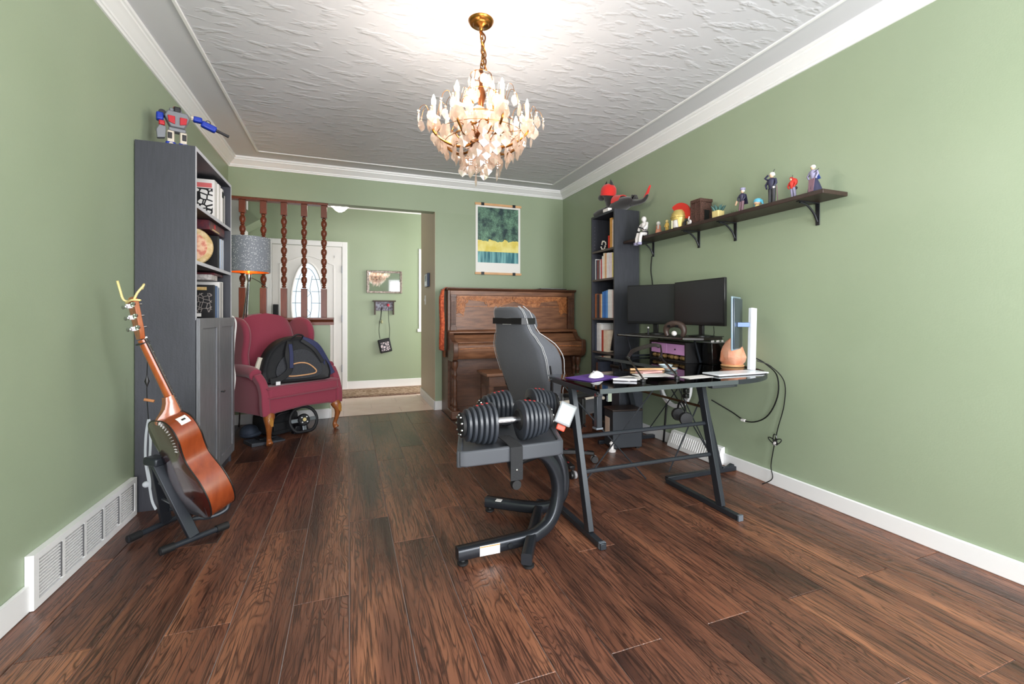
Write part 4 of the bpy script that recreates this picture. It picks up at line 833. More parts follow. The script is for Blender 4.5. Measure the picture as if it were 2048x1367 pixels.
MB(Mf).box(0, .17, .06, .078, .0, .235).build('frame_board', BLKCARD, fr, bev=.002); MB(Mf).box(.015, .155, .0785, .081, .02, .215).build('backing', GREYB, fr)
bds = thing('bead_bracelet', 'string of white beads hanging on the top shelf', 'beads', (2.25, 3.58, 1.665))
for k in range(12):
    a = PI*.15+PI*1.9*k/12; MB().sphere((nx0+.035+.004*math.sin(a*3), 3.575+.036*math.cos(a), 1.7105+.038*math.sin(a)), .0075, 8, 6).build('bead', mat('pearl_bead', (232, 226, 214), .3), bds)
# ---------------------------------------------------------------- plush animal on the bookcase
PLB = fabric('black_plush', (26, 24, 25), (44, 40, 40), 260, .4); PLR = fabric('red_felt', (196, 30, 28), (224, 48, 40), 260, .3)
pl = thing('plush_toy', 'black plush animal in red hood lying on the narrow bookcase', 'plush toy', (2.34, 3.45, 2.0))
Mq = Matrix.Translation((2.335, 3.48, 2.0035))
MB(Mq).sphere((0, -.06, .062), (.075, .17, .06), 16, 10).build('body', PLB, pl)
MB(Mq).tube(smooth_path([(-.01, .06, .07), (-.02, .08, .12), (-.03, .10, .17)], 4), [.055]*4+[.05]*4+[.048], 12).build('neck', PLB, pl, sharp=70)
MB(Mq).sphere((-.04, .105, .205), (.055, .065, .055), 14, 10).build('head', PLB, pl)
MB(Mq).sphere((-.065, .165, .175), (.032, .045, .03), 12, 8).build('muzzle', PLB, pl)
MB(Mq).lathe([(.072, -.035), (.075, .0), (.07, .035), (.05, .062), (.02, .076), (.001, .078)], n=16, axis=Matrix.Translation((-.035, .095, .212)) @ rotm('X', 12)).build('hood', PLR, pl, solid=.004, sharp=70)
for s, yy in ((-1, .15), (1, .05)): MB(Mq).lathe([(.022, 0), (.017, .03), (.001, .07)], n=10, axis=Matrix.Translation((-.03, yy, .26)) @ rotm('X', -14*s)).build('ear', PLB, pl)
MB(Mq).loft([[(.07*math.cos(a)*(1-.1*k)-.01, -.01-.05*k+.0*k, .085+.075*math.sin(a)*(1-.15*k)) for a in [PI*1.05*j/12-.08 for j in range(13)]]+[(.066*math.cos(a)*(1-.1*k)-.01, -.01-.05*k, .082+.070*math.sin(a)*(1-.15*k)) for a in [PI*1.05*j/12-.08 for j in range(12, -1, -1)]] for k in range(3)]).build('cape', PLR, pl, sharp=60)
for s in (-.05, .03): MB(Mq).tube([(s-.02, .07, .03), (s-.04, .16, .028), (s-.045, .235, .022)], [.034, .03, .022], 10).build('front_leg', PLB, pl, sharp=70)
MB(Mq).box(-.125, -.085, -.04, .05, .0, .03).build('white_tag', PAPERW, pl, bev=.004)
MB(Mq).tube(smooth_path([(.02, -.20, .045), (.03, -.27, .035), (.04, -.34, .04), (.04, -.39, .075)], 4), [.03, .028, .026, .024, .022, .022, .02, .019, .018, .016, .014, .012, .004], 8).build('tail', PLB, pl, sharp=70)
MB(Mq).prism([(-.33, .045), (-.39, .08), (-.425, .145), (-.375, .09)], .028, .05, 'x').build('tail_fin', PLR, pl, bev=.004)
MB(Mq).prism([(-.20, .075), (-.215, .115), (-.235, .075), (-.255, .105), (-.28, .06)], .0, .03, 'x').build('back_spikes', PLB, pl, bev=.003)
# ---------------------------------------------------------------- long wall shelf
SHW = mat('dark_espresso_shelf', (44, 32, 28), .45, var=(8, (58, 42, 36), .2, (8, 1, 8)))
ws = thing('wall_shelf', 'long dark wooden wall shelf on iron brackets above the desk', 'shelf', (2.39, 2.45, 1.55))
B(2.298, RX-.001, 1.571, 3.335, 1.690, 1.713).build('board', SHW, ws, bev=.003)
for y in (3.16, 2.63, 2.295, 1.73):
    br = MB().box(RX-.006, RX-.001, y-.012, y+.012, 1.565, 1.69).build('bracket', BLACKM, ws, bev=.002)
    B(2.33, RX-.006, y-.010, y+.010, 1.685, 1.690).build('bracket_arm', BLACKM, br); MB().tube(smooth_path([(2.345, y, 1.684), (2.40, y, 1.672), (2.455, y, 1.63), (2.482, y, 1.585)], 5), .006, 8).build('curved_brace', BLACKM, br)
ST = 1.7135
def fig(name, label, y, x=2.37, rz=0, group='figurines on the long wall shelf', z=ST, cat='figurine'):
    return thing(name, label, cat, (x, y, z), rz, group)
def C(name, c, r=.45): return mat('paint_'+name, c, r)
WHT = C('white', (226, 222, 220)); NAVYP = C('navy', (46, 46, 72)); SKIN = C('skin', (224, 186, 156)); REDP = C('red', (206, 52, 40)); CYAN = C('cyan', (96, 184, 214)); YEL = C('yellow', (214, 176, 84)); MAUV = C('mauve', (128, 96, 108)); LAV = C('lavender', (150, 146, 176)); DGR = C('dark_grey', (52, 52, 58)); PEACH = C('peach', (222, 150, 120)); CREAM = C('cream', (226, 206, 140))
# seated white suited figure with dangling legs
f = fig('toy_figure', 'white armoured toy figure sitting on the shelf edge', 3.07, 2.325, cat='toy figure')
MB().sphere((0, 0, .085), (.028, .036, .042), 12, 8).build('torso', WHT, f, local=True); MB().sphere((-.005, 0, .145), (.022, .022, .024), 12, 8).build('helmet', WHT, f, local=True)
for s in (-1, 1):
    MB().tube([(0, s*.034, .11), (-.015, s*.05, .08), (-.03, s*.035, .055)], .011, 8).build('arm', WHT, f, local=True); MB().tube([(0, s*.018, .02), (-.05, s*.022, .018), (-.06, s*.022, -.02), (-.062, s*.022, -.055)], [.016, .015, .014, .013], 8).build('leg', WHT, f, local=True); MB().box(-.085, -.05, s*.022-.014, s*.022+.014, -.075, -.052).build('boot', LAV, f, local=True, bev=.005)
MB().box(-.012, .02, -.03, .03, .0, .045).build('seat_block', DGR, f, local=True, bev=.006); MB().tube([(-.02, -.045, .05), (-.03, .05, .09)], .006, 6).build('blaster', DGR, f, local=True)
f = fig('toy_figure', 'peach and white toy figure behind the seated one', 2.985, 2.40, cat='toy figure')
MB().lathe([(.02, 0), (.026, .03), (.018, .06), (.02, .075), (.012, .085)], n=10).build('body', PEACH, f, local=True); MB().sphere((0, 0, .10), .017, 10, 7).build('head', WHT, f, local=True); MB().tube([(-.02, -.02, .05), (-.03, -.035, .09)], .007, 6).build('arm', WHT, f, local=True)
f = fig('toy_figure', 'tiny golden toy figure between white figure and helmet', 2.845)
for s in (-1, 1): MB().tube([(0, s*.009, 0), (0, s*.008, .04)], [.008, .007], 8).build('leg', YEL, f, local=True); MB().tube([(0, s*.016, .068), (-.006, s*.022, .045)], .005, 6).build('arm', YEL, f, local=True)
MB().lathe([(.013, .038), (.016, .055), (.013, .072), (.006, .078)], n=10).build('torso', YEL, f, local=True); MB().sphere((0, 0, .088), .012, 10, 7).build('head', CREAM, f, local=True)
# gold helmet with red crest
f = fig('helmet_model', 'gold warrior helmet model with fanned red crest', 2.69, 2.355, math.radians(8), cat='helmet model')
GLD = mat('pale_gold_paint', (198, 176, 104), .35, .4)
MB().lathe([(.058, .06), (.062, .085), (.055, .115), (.035, .138), (.001, .145)], n=20).build('dome', GLD, f, local=True); MB().tube([(.06*math.cos(a), .06*math.sin(a), .083) for a in [2*PI*k/20 for k in range(20)]], .006, 6, closed=True).build('brow_band', GLD, f, local=True)
for a in (-.7, .7, 2.2, -2.2): MB().loft([[(.058*math.cos(a+d), .058*math.sin(a+d), .062) for d in (-.45, -.15, .15, .45)]+[(.052*math.cos(a+d), .052*math.sin(a+d), .062) for d in (.45, .15, -.15, -.45)], [(.056*math.cos(a+d), .056*math.sin(a+d), 0) for d in (-.3, -.1, .1, .3)]+[(.05*math.cos(a+d), .05*math.sin(a+d), 0) for d in (.3, .1, -.1, -.3)]]).build('cheek_guard', GLD, f, local=True)
MB().lathe([(.048, .004), (.05, .06), (.045, .08), (.001, .09)], n=14).build('inner_face', WHT, f, local=True)
for k in range(11):
    a = PI*.33+PI*.72*k/10; c_, s_ = math.cos(a), math.sin(a)
    MB(Matrix.Translation((0, 0, .085))).loft([[(-.007, .058*c_-q*s_*.008, .058*s_+q*c_*.008) for q in (-1, 1)]+[(.007, .058*c_-q*s_*.008, .058*s_+q*c_*.008) for q in (1, -1)], [(-.006, .108*c_-q*s_*.012, .108*s_+q*c_*.012) for q in (-1, 1)]+[(.006, .108*c_-q*s_*.012, .108*s_+q*c_*.012) for q in (1, -1)]]).build('crest_plume', REDP, f, local=True)
f = fig('toy_vehicle', 'small black and white model bike beside the helmet', 2.575, 2.325, math.radians(80), cat='model bike')
for xx in (-.03, .035): MB(Matrix.Translation((xx, 0, .018)) @ rotm('X', 90)).lathe([(.006, -.006), (.018, -.006), (.018, .006), (.006, .006)], n=14).build('wheel', WHT if xx < 0 else DGR, f, local=True)
MB().tube(smooth_path([(-.03, 0, .02), (-.01, 0, .04), (.02, 0, .035), (.035, 0, .02)], 4), .007, 6).build('body', DGR, f, local=True); MB().tube([(-.02, 0, .04), (-.028, 0, .06)], .004, 6).build('handlebar', WHT, f, local=True)
# wicker chest
WICK = mat('brown_wicker', (58, 36, 30), .7, var=(120, (96, 64, 52), .1, (1, 1, 2)), bump=(180, .8))
f = fig('wicker_chest', 'brown wicker chest with lid on the wall shelf', 2.495, 2.375, cat='chest')
B(-.045, .06, -.045, .045, 0, .148).build('chest_body', WICK, f, local=True, bev=.003); B(-.05, .065, -.05, .05, .148, .172).build('lid', WICK, f, local=True, bev=.005); MB().sphere((0, 0, .178), .006, 8, 6).build('knob', WICK, f, local=True)
for yy in (-.045, 0, .045): B(-.048, -.045, yy-.004, yy+.004, .0, .148).build('rib', WICK, f, local=True)
B(-.01, .03, -.052, -.045, .0, .09).build('dark_door', DARK, f, local=True)
# planter with blue green leaves
f = fig('planter', 'square cream planter with blue green succulent leaves', 2.33, 2.37, cat='plant')
MB().prism([(-.026, 0), (.026, 0), (.03, .056), (-.03, .056)], -.028, .028, 'y').build('pot', CREAM, f, local=True, bev=.005)
LEAFM = mat('blue_green_leaf', (58, 92, 92), .45, var=(30, (84, 120, 112), .2))
for k in range(11):
    a = k*2.4; r = .006+.0016*k; h_ = .05-.0012*k; L0 = V(r*math.cos(a), r*math.sin(a), .05); L1 = V((r+.02+.001*k)*math.cos(a), (r+.02+.001*k)*math.sin(a), .05+h_)
    MB().tube([L0, (L0+L1)/2+V(0, 0, .004), L1], [.006, .0075, .0008], 6).build('leaf', LEAFM, f, local=True)
def person_fig(label, y, h, pants, top, hair, x=2.37, rz=PI, skirt=False, lean=0, extra=None):
    """small standing figurine facing the room, one shape per garment"""
    f = fig('figurine', label, y, x, rz); k = h/.20
    M_ = Matrix.Scale(k, 4) @ rotm('X', lean)
    MB().lathe([(.026*k, 0), (.027*k, .004*k), (.001, .0045*k)], n=16).build('base', DGR, f, local=True)
    if skirt: MB(M_).lathe([(.044, .006), (.04, .03), (.028, .075), (.016, .105)], n=14).build('skirt', pants, f, local=True, sharp=60)
    else:
        for s in (-1, 1): MB(M_).tube([(.002, s*.012, .005), (0, s*.012, .05), (0, s*.010, .10)], [.009, .010, .013], 8).build('leg', pants, f, local=True, sharp=60)
    MB(M_).lathe([(.017, .095), (.019, .115), (.023, .14), (.02, .155), (.008, .163)], n=12).build('torso', top, f, local=True, sharp=60)
    for s in (-1, 1): MB(M_).tube([(0, s*.021, .152), (.008, s*.034, .125), (.016, s*.022, .10)], [.008, .007, .005], 7).build('sleeve', top, f, local=True, sharp=60)
    MB(M_).sphere((.002, 0, .178), (.0125, .0125, .015), 10, 8).build('head', SKIN, f, local=True); MB(M_).lathe([(.0145, -.004), (.016, .006), (.012, .016), (.001, .02)], (-.002, 0, .178), 12).build('hair', hair, f, local=True, sharp=60)
    if extra: extra(M_, f)
    return f
person_fig('figurine in dark cape and white hat on the shelf', 2.145, .155, MAUV, NAVYP, WHT, lean=-6, extra=lambda M_, f: (MB(M_).lathe([(.021, .188), (.020, .206), (.001, .208)], n=12).build('hat', LAV, f, local=True), MB(M_).loft([[(-.014+.0*j, .024*s, .155) for s in (-1, 1)]+[(-.018, .024*s, .155) for s in (1, -1)], [(-.026, .04*s, .075) for s in (-1, 1)]+[(-.03, .04*s, .075) for s in (1, -1)]]).build('cape', NAVYP, f, local=True), MB(M_).tube([(.02, -.03, .10), (.01, -.05, .07)], .007, 6).build('forearm', SKIN, f, local=True)))
f = fig('figurine', 'little blue haired figurine with large head', 2.022, 2.37)
MB().lathe([(.016, 0), (.018, .012), (.012, .024), (.006, .028)], n=12).build('body', CREAM, f, local=True); MB().sphere((0, 0, .04), (.02, .02, .018), 12, 8).build('head', SKIN, f, local=True); MB().lathe([(.023, -.004), (.025, .008), (.018, .02), (.001, .025)], (.004, 0, .042), 14).build('hair', CYAN, f, local=True); MB().tube([(.01, .02, .05), (.012, .032, .02)], [.009, .004], 8).build('hair_tail', CYAN, f, local=True); MB().tube([(.01, -.02, .05), (.012, -.032, .02)], [.009, .004], 8).build('hair_tail', CYAN, f, local=True)
f = fig('pebble', 'tiny brown shell ornament lying on the shelf', 1.965, 2.35, cat='ornament'); MB().sphere((0, 0, .008), (.01, .014, .008), 10, 6).build('shell', MAUV, f, local=True)
person_fig('tall figurine in navy uniform with sword, hand raised to face', 1.922, .20, DGR, NAVYP, WHT, extra=lambda M_, f: (MB(M_).tube([(.0, .03, .11), (-.006, .034, .01)], .0025, 6).build('sword', MAUV, f, local=True), MB(M_).tube([(0, -.02, .15), (.02, -.03, .165), (.018, -.01, .178)], .0065, 6).build('raised_arm', NAVYP, f, local=True), MB(M_).sphere((.016, .024, .1), .007, 8, 6).build('glove', WHT, f, local=True), MB(M_).tube([(0, .008, .195), (-.004, .014, .212)], .0018, 5).build('plume', DGR, f, local=True)))
person_fig('red coated figurine in pale grey trousers leaning back', 1.782, .135, LAV, REDP, REDP, lean=8, extra=lambda M_, f: (MB(M_).sphere((-.012, .01, .15), (.024, .03, .034), 10, 8).build('mane', REDP, f, local=True), MB(M_).tube([(.02, .03, .20), (-.02, -.03, .12)], .002, 5).build('sword', DGR, f, local=True), MB(M_).sphere((-.012, .02, .095), (.012, .012, .014), 8, 6).build('satchel', DGR, f, local=True)))
person_fig('figurine in long navy and mauve gown with white hair', 1.662, .165, NAVYP, LAV, WHT, skirt=True, lean=5, extra=lambda M_, f: (MB(M_).loft([[(.018, -.02, .10), (.018, .02, .10), (.022, .02, .10), (.022, -.02, .10)], [(.04, -.016, .012), (.04, .016, .012), (.044, .016, .012), (.044, -.016, .012)]]).build('gown_panel', MAUV, f, local=True), MB(M_).tube([(.02, .05, .15), (.01, -.04, .12)], .0022, 5).build('sword', DGR, f, local=True), MB(M_).loft([[(-.012, s*.018, .15) for s in (-1, 1)]+[(-.016, s*.018, .15) for s in (1, -1)], [(-.026, s*.026, .10) for s in (-1, 1)]+[(-.03, s*.026, .10) for s in (1, -1)]]).build('blue_cloak', C('blue', (52, 76, 140)), f, local=True)))
f = fig('grass_tuft', 'tiny green grass tuft ornament on the wall shelf', 2.225, 2.40, cat='ornament')
for k in range(6): MB().tube([(.004*math.cos(k), .008*math.sin(k), 0), (.012*math.cos(k*1.7), .02*math.sin(k*1.7), .035)], [.0022, .0005], 5).build('blade', mat('grass_green', (70, 104, 64), .6), f, local=True)
# ---------------------------------------------------------------- toy robot on the left bookcase
RB = mat('toy_blue', (22, 50, 156), .3); RG = mat('toy_grey', (120, 122, 128), .4, .3); RR = mat('toy_red', (176, 32, 44), .35); RBk = mat('toy_black', (30, 29, 33), .45); RC = mat('toy_silver', (196, 186, 172), .35, .3)
rb = thing('toy_robot', 'blue red and grey toy robot aiming a cannon on the tall bookcase', 'toy robot', (-.93, 3.02, 2.0), math.radians(0))
Rm = Matrix.Translation((-.92, 3.03, 2.0)) @ rotm('Z', 20) @ Matrix.Scale(.9, 4)
for s in (-1, 1):
    lg = MB(Rm).box(-.02+.032*s, .018+.032*s, -.025, .025, .035, .115).build('leg', RC, rb, bev=.006); MB(Rm).box(-.028+.032*s, .026+.032*s, -.045, .04, .0, .038).build('foot', RB, lg, bev=.008); MB(Rm).cyl((.032*s, -.046, .02), (.032*s, -.052, .02), .011, .011, 10).build('foot_disc', RC, lg)
    MB(Rm).box(-.012+.036*s, .01+.036*s, -.028, .028, .06, .10).build('shin_guard', RBk, lg, bev=.003)
MB(Rm).box(-.045, .045, -.028, .028, .11, .135).build('hip', RG, rb, bev=.006)
MB(Rm).prism([(-.035, .135), (.035, .135), (.065, .20), (.05, .235), (-.05, .235), (-.065, .20)], -.035, .03, 'y').build('chest', RG, rb, bev=.006)
for s in (-1, 1): MB(Rm).prism([(.012*s, .15), (.045*s, .16), (.05*s, .20), (.012*s, .20)] if s > 0 else [(.012*s, .20), (.05*s, .20), (.045*s, .16), (.012*s, .15)], -.045, -.034, 'y').build('chest_plate', RR, rb, bev=.003)
MB(Rm).box(-.035, .03, .03, .06, .13, .25).build('back_pack', RBk, rb, bev=.008); MB(Rm).box(-.04, .025, -.01, .05, .235, .262).build('shoulder_plate', RG, rb, bev=.006); MB(Rm).box(-.02, .005, -.02, .03, .2625, .266).build('red_patch', RR, rb)
MB(Rm).box(-.018, .018, -.025, .015, .236, .27).build('head', RBk, rb, bev=.006)
MB(Rm).cyl((-.075, -.02, .215), (-.075, .03, .215), .02, .02, 12).build('shoulder_wheel', RBk, rb); MB(Rm).box(-.105, -.068, -.028, .02, .165, .215).build('upper_arm', RB, rb, bev=.008); MB(Rm).box(-.092, -.062, -.03, .008, .135, .165).build('elbow', RR, rb, bev=.006); MB(Rm).prism([(-.10, .05), (-.06, .06), (-.055, .13), (-.09, .135), (-.105, .1)], -.03, .005, 'y').build('forearm_blade', RG, rb, bev=.004)
MB(Rm).cyl((.07, -.015, .222), (.085, -.015, .222), .018, .018, 10).build('shoulder_joint', RC, rb); MB(Rm).box(.08, .13, -.035, .005, .20, .235).build('upper_arm', RB, rb, bev=.008)
MB(Rm @ Matrix.Translation((.135, -.015, .20)) @ rotm('Y', 18)).box(-.01, .075, -.022, .018, -.022, .018).build('forearm', RB, rb, bev=.008)
MB(Rm @ Matrix.Translation((.135, -.015, .20)) @ rotm('Y', 18)).tube([(.07, 0, .0), (.10, 0, 0), (.15, 0, 0)], [.012, .009, .010], 10).build('cannon', RBk, rb)
MB(Rm @ Matrix.Translation((.135, -.015, .20)) @ rotm('Y', 18)).tube([(.02+.012*math.cos(a), 0, .024+.012*math.sin(a)) for a in [2*PI*k/10 for k in range(10)]], .003, 5, closed=True).build('cannon_ring', RBk, rb)
# ---------------------------------------------------------------- L-shaped glass desk
def smoked():
    m = bpy.data.materials.new('smoked_glass'); m.use_nodes = True; nt = m.node_tree; L = nt.links.new
    for n in list(nt.nodes):
        if n.type == 'BSDF_PRINCIPLED': nt.nodes.remove(n)
    tr = nd(nt, 'ShaderNodeBsdfTransparent'); tr.inputs[0].default_value = (.74, .75, .77, 1)
    gl = nd(nt, 'ShaderNodeBsdfGlossy'); gl.inputs['Roughness'].default_value = .04
    lw = nd(nt, 'ShaderNodeFresnel'); lw.inputs[0].default_value = 1.5
    mx = nd(nt, 'ShaderNodeMixShader'); L(lw.outputs[0], mx.inputs[0]); L(tr.outputs[0], mx.inputs[1]); L(gl.outputs[0], mx.inputs[2]); L(mx.outputs[0], nt.nodes['Material Output'].inputs[0])
    return m
GLASS = smoked(); GEDGE = mat('dark_glass_edge', (66, 72, 74), .2)
STEEL = mat('black_desk_steel', (44, 48, 54), .35, .3); CHR = mat('chrome', (200, 202, 206), .15, 1.0)
dk = thing('desk', 'L shaped smoked glass desk with black steel frame', 'desk', (1.75, 2.2, 0))
DZ = .72; GZ = .712
def panel(poly, nm):
    MB().prism(poly, GZ, DZ, 'z').build(nm, GLASS, dk)
panel([(1.06, 1.72), (1.878, 1.72), (1.878, 2.268), (1.06, 2.268)], 'glass_top')
panel([(1.902, 2.272), (2.45, 2.272), (2.45, 3.15), (1.902, 3.15)], 'glass_top')
cxp, cyp, crr = 1.882, 2.268, .548
panel([(cxp, cyp)]+[(cxp+crr*math.sin(a), cyp-crr*math.cos(a)) for a in [PI/2*k/16 for k in range(17)]], 'glass_corner')
MB().tube([(cxp+(crr+.003)*math.sin(a), cyp-(crr+.003)*math.cos(a), .714) for a in [PI/2*k/20 for k in range(21)]], 1, prof=[(-.003, -.012), (.003, -.012), (.003, .012), (-.003, .012)]).build('corner_rim', STEEL, dk)
MB().bar((1.06, 1.717, .714), (1.88, 1.717, .714), .006, .022).build('front_rim', GEDGE, dk)
MB().bar((1.899, 2.27, .714), (1.899, 3.15, .714), .006, .02).build('inner_rim', GEDGE, dk)
def frame(a, b, inward, x_axis):
    """sled frame: top bar, slanted leg, floor bar. a,b ends along the bar axis"""
    P = (lambda t, z: (inward, t, z)) if not x_axis else (lambda t, z: (t, inward, z))
    f = MB().bar(P(a, .698), P(b, .698), .03, .025).build('top_bar', STEEL, dk, bev=.002)
    MB().bar(P(a-.03*(1 if b > a else -1), .016), P(b, .016), .03, .028).build('floor_bar', STEEL, dk, bev=.002)
    return P
P1 = frame(1.74, 2.25, 1.075, False); MB().bar((1.075, 1.835, .03), (1.075, 2.01, .69), .028, .042, up=(0, 1, 0)).build('slanted_leg', STEEL, dk, bev=.002)
P2 = frame(1.74, 2.26, 1.885, False); MB().bar((1.885, 1.835, .03), (1.885, 1.985, .69), .028, .042, up=(0, 1, 0)).build('slanted_leg', STEEL, dk, bev=.002)
P3 = frame(2.44, 1.90, 2.285, True); MB().bar((2.33, 2.285, .03), (2.14, 2.285, .69), .028, .042, up=(1, 0, 0)).build('slanted_leg', STEEL, dk, bev=.002)
P4 = frame(2.44, 1.92, 3.132, True); MB().bar((2.33, 3.132, .03), (2.14, 3.132, .69), .028, .042, up=(1, 0, 0)).build('slanted_leg', STEEL, dk, bev=.002)
MB().prism([(2.455, .0), (2.455, .045), (2.44, .05), (2.40, .034), (2.36, .04), (2.36, .0)], 2.272, 2.298, 'y').build('foot_cap', STEEL, dk, bev=.004)
B(1.06, 1.092, 1.718, 1.732, .002, .032).build('end_cap', mat('grey_end_cap', (92, 98, 106), .5), dk); B(1.87, 1.90, 1.704, 1.716, .002, .032).build('end_cap', mat('grey_end_cap', (92, 98, 106)), dk)
for z, y in ((.452, 1.94), (.29, 1.90)): MB().cyl((1.085, y, z), (1.875, y, z), .011, .011, 10).build('cross_rail', STEEL, dk)
COPR = mat('worn_bronze_rail', (96, 70, 48), .35, .6)
for z, x in ((.60, 2.16), (.45, 2.20)): MB().cyl((x, 2.30, z), (x, 3.12, z), .009, .009, 10).build('cross_rail', COPR, dk)
MB().cyl((2.17, 2.72, .60), (2.20, 2.70, .45), .004, .004, 8).build('strut', STEEL, dk)
def rod(a, b): MB().cyl(a, b, .0045, .0045, 6).build('brace_rod', STEEL, dk)
rod((1.10, 2.20, .69), (1.70, 2.23, .06)); rod((1.85, 2.24, .69), (1.25, 2.24, .06)); rod((2.36, 2.36, .69), (1.93, 2.30, .05)); rod((1.93, 2.275, .69), (2.30, 2.29, .06)); rod((2.42, 2.60, .69), (2.36, 3.06, .10)); rod((2.40, 3.05, .69), (2.36, 2.40, .10))
MB().bar((1.079, 1.765, .69), (1.084, 1.772, .54), .028, .028, up=(1, 0, 0)).build('hanging_bracket', STEEL, dk, bev=.003); B(1.065, 1.10, 1.755, 1.79, .532, .54).build('bracket_cap', mat('grey_end_cap', (92, 98, 106)), dk)
MB().cyl((1.064, 1.745, .695), (1.052, 1.745, .695), .008, .008, 8).build('bolt', CHR, dk); MB().cyl((1.064, 2.235, .695), (1.052, 2.235, .695), .008, .008, 8).build('bolt', CHR, dk); B(1.105, 1.125, 1.722, 1.735, .665, .711).build('glass_clamp', CHR, dk)
# ---------------------------------------------------------------- monitors
SCRM = mat('dark_screen', (38, 38, 41), .28, spec=.4); BZ = mat('black_bezel', (18, 18, 20), .35)
def monitor(label, a, b, z0, z1, tilt=0):
    a = Vector(a); b = Vector(b); d = b-a; w = d.length; ang = math.atan2(d.y, d.x); mid = (a+b)/2
    t = thing('monitor', label, 'monitor', (mid.x, mid.y, z0), ang)
    # local x along the screen, local -y = screen side
    B(-w/2, w/2, 0, .022, 0, z1-z0).build('housing', BZ, t, local=True, bev=.004); B(-w/2+.008, w/2-.008, -.0015, 0, .022, z1-z0-.008).build('screen', SCRM, t, local=True)
    B(-w*.25, w*.25, .022, .05, .06, z1-z0-.06).build('rear_bulge', BZ, t, local=True, bev=.01)
    return t, mid, ang
RISZ = .905
m1, mid1, an1 = monitor('left black monitor on the desk riser, dark screen', (2.165, 3.085), (2.40, 2.695), .985, 1.30)
m2, mid2, an2 = monitor('right black monitor on the desk riser, dark screen', (2.335, 2.72), (2.29, 2.20), .985, 1.305)
for t in (m1, m2):
    B(-.02, .02, .025, .045, -.075, .10).build('stand_neck', BZ, t, local=True, bev=.004); MB().lathe([(.085, -.08), (.085, -.072), (.03, -.066), (.001, -.065)], (0, .035, 0), 20).build('stand_base', BZ, t, local=True)
# riser with black bent supports
ri = thing('desk_riser', 'black monitor riser shelf standing on the glass desk', 'riser', (2.25, 2.65, DZ))
MB().prism([(2.06, 3.08), (2.44, 3.10), (2.44, 2.36), (2.22, 2.30), (2.12, 2.38)], .887, RISZ, 'z').build('shelf_board', mat('black_brown_board', (36, 30, 28), .4), ri, bev=.003)
for y in (2.42, 2.98): MB().tube([(2.40, y, DZ+.012), (2.14 if y > 2.5 else 2.30, y, DZ+.012), (2.09 if y > 2.5 else 2.25, y, .88), (2.40, y, .88)], 1, closed=True, prof=[(-.008, -.004), (.008, -.004), (.008, .004), (-.008, .004)], up=(0, 1, 0)).build('side_support', STEEL, ri)
MB().tube([(2.065, 3.06, .898), (2.10, 2.36, .898)], .006, 6).build('chrome_edge', CHR, ri)
gp = thing('game_controller', 'dark brown game controller propped upright on the riser', 'controller', (2.15, 2.52, RISZ)); Mg = Matrix.Translation((2.15, 2.50, RISZ+.004)) @ rotm('Z', -70)
GPM = mat('dark_brown_plastic', (62, 48, 42), .45)
MB(Mg).tube(smooth_path([(-.055, 0, .0), (-.068, 0, .035), (-.055, 0, .07), (-.02, 0, .085), (.02, 0, .085), (.055, 0, .07), (.068, 0, .035), (.055, 0, .0)], 4), [.014, .016, .018, .019, .02, .021, .022, .023, .024, .024, .024, .024, .024, .024, .024, .024, .024, .024, .024, .024, .024, .023, .022, .021, .02, .019, .018, .016, .014], 8).build('body', GPM, gp, sharp=70)
for s in (-1, 1): MB(Mg).cyl((.03*s, -.022, .07), (.03*s, -.034, .07), .009, .009, 10).build('thumbstick', BZ, gp)
MB(Mg).sphere((0, -.01, .02), (.02, .016, .018), 10, 7).build('white_sensor', WHT, gp)
sh_ = thing('beaded_ornament', 'small beaded ornament standing by the left monitor', 'ornament', (2.20, 2.72, RISZ))
for k in range(5): MB().sphere((2.14, 2.78, RISZ+.007+.0125*k), .0072, 8, 6).build('bead', DGR if k < 4 else WHT, sh_)
# organiser with two pink drawers
PKD = mat('pink_drawer_front', (238, 172, 234), .4)
og = thing('drawer_organiser', 'black organiser with two pink drawer fronts under the riser', 'organiser', (2.30, 2.70, DZ), math.radians(0))
aO, bO = V(2.245, 2.90, 0), V(2.20, 2.45, 0); dO = (bO-aO); angO = math.atan2(dO.y, dO.x)
Mo = Matrix.Translation((aO.x, aO.y, DZ+.001)) @ Matrix.Rotation(angO, 4, 'Z'); wO = dO.length
MB(Mo).box(0, wO, 0, .14, 0, .012).box(0, wO, 0, .14, .13, .142).box(0, .012, 0, .14, .012, .13).box(wO-.012, wO, 0, .14, .012, .13).box(.012, wO-.012, .13, .14, .012, .13).build('case', BZ, og)
for k in range(2):
    xa = .016+k*(wO-.03)/2; d_ = MB(Mo).box(xa, xa+(wO-.04)/2, .006, .12, .05, .125).build('drawer', PKD, og, bev=.002); MB(Mo).sphere((xa+(wO-.04)/4, .0, .088), .006, 8, 6).build('knob', BZ, d_)
for k in range(9): MB(Mo).sphere((.03+.047*k, .03+.01*math.sin(k*2), .028), (.022, .02, .016), 8, 6).build('trinket', mat('brass_trinket', (120, 92, 58), .5, var=(50, (170, 136, 84), .2)), og)
sb = thing('speaker_box', 'glossy black tapered box beside the pink drawers', 'box', (2.38, 2.36, DZ)); MB().prism([(2.30, DZ+.001), (2.44, DZ+.001), (2.425, .868), (2.295, .868)], 2.31, 2.40, 'y').build('box_body', mat('gloss_black', (14, 14, 15), .12), sb, bev=.004); B(2.30, 2.42, 2.315, 2.395, .868, .872).build('silver_lid', GREYB, sb)
for k in range(5): MB().sphere((2.315+.023*k, 2.33+.012*(k % 2), .878), .008, 8, 5).build('pebble', WHT, sb)
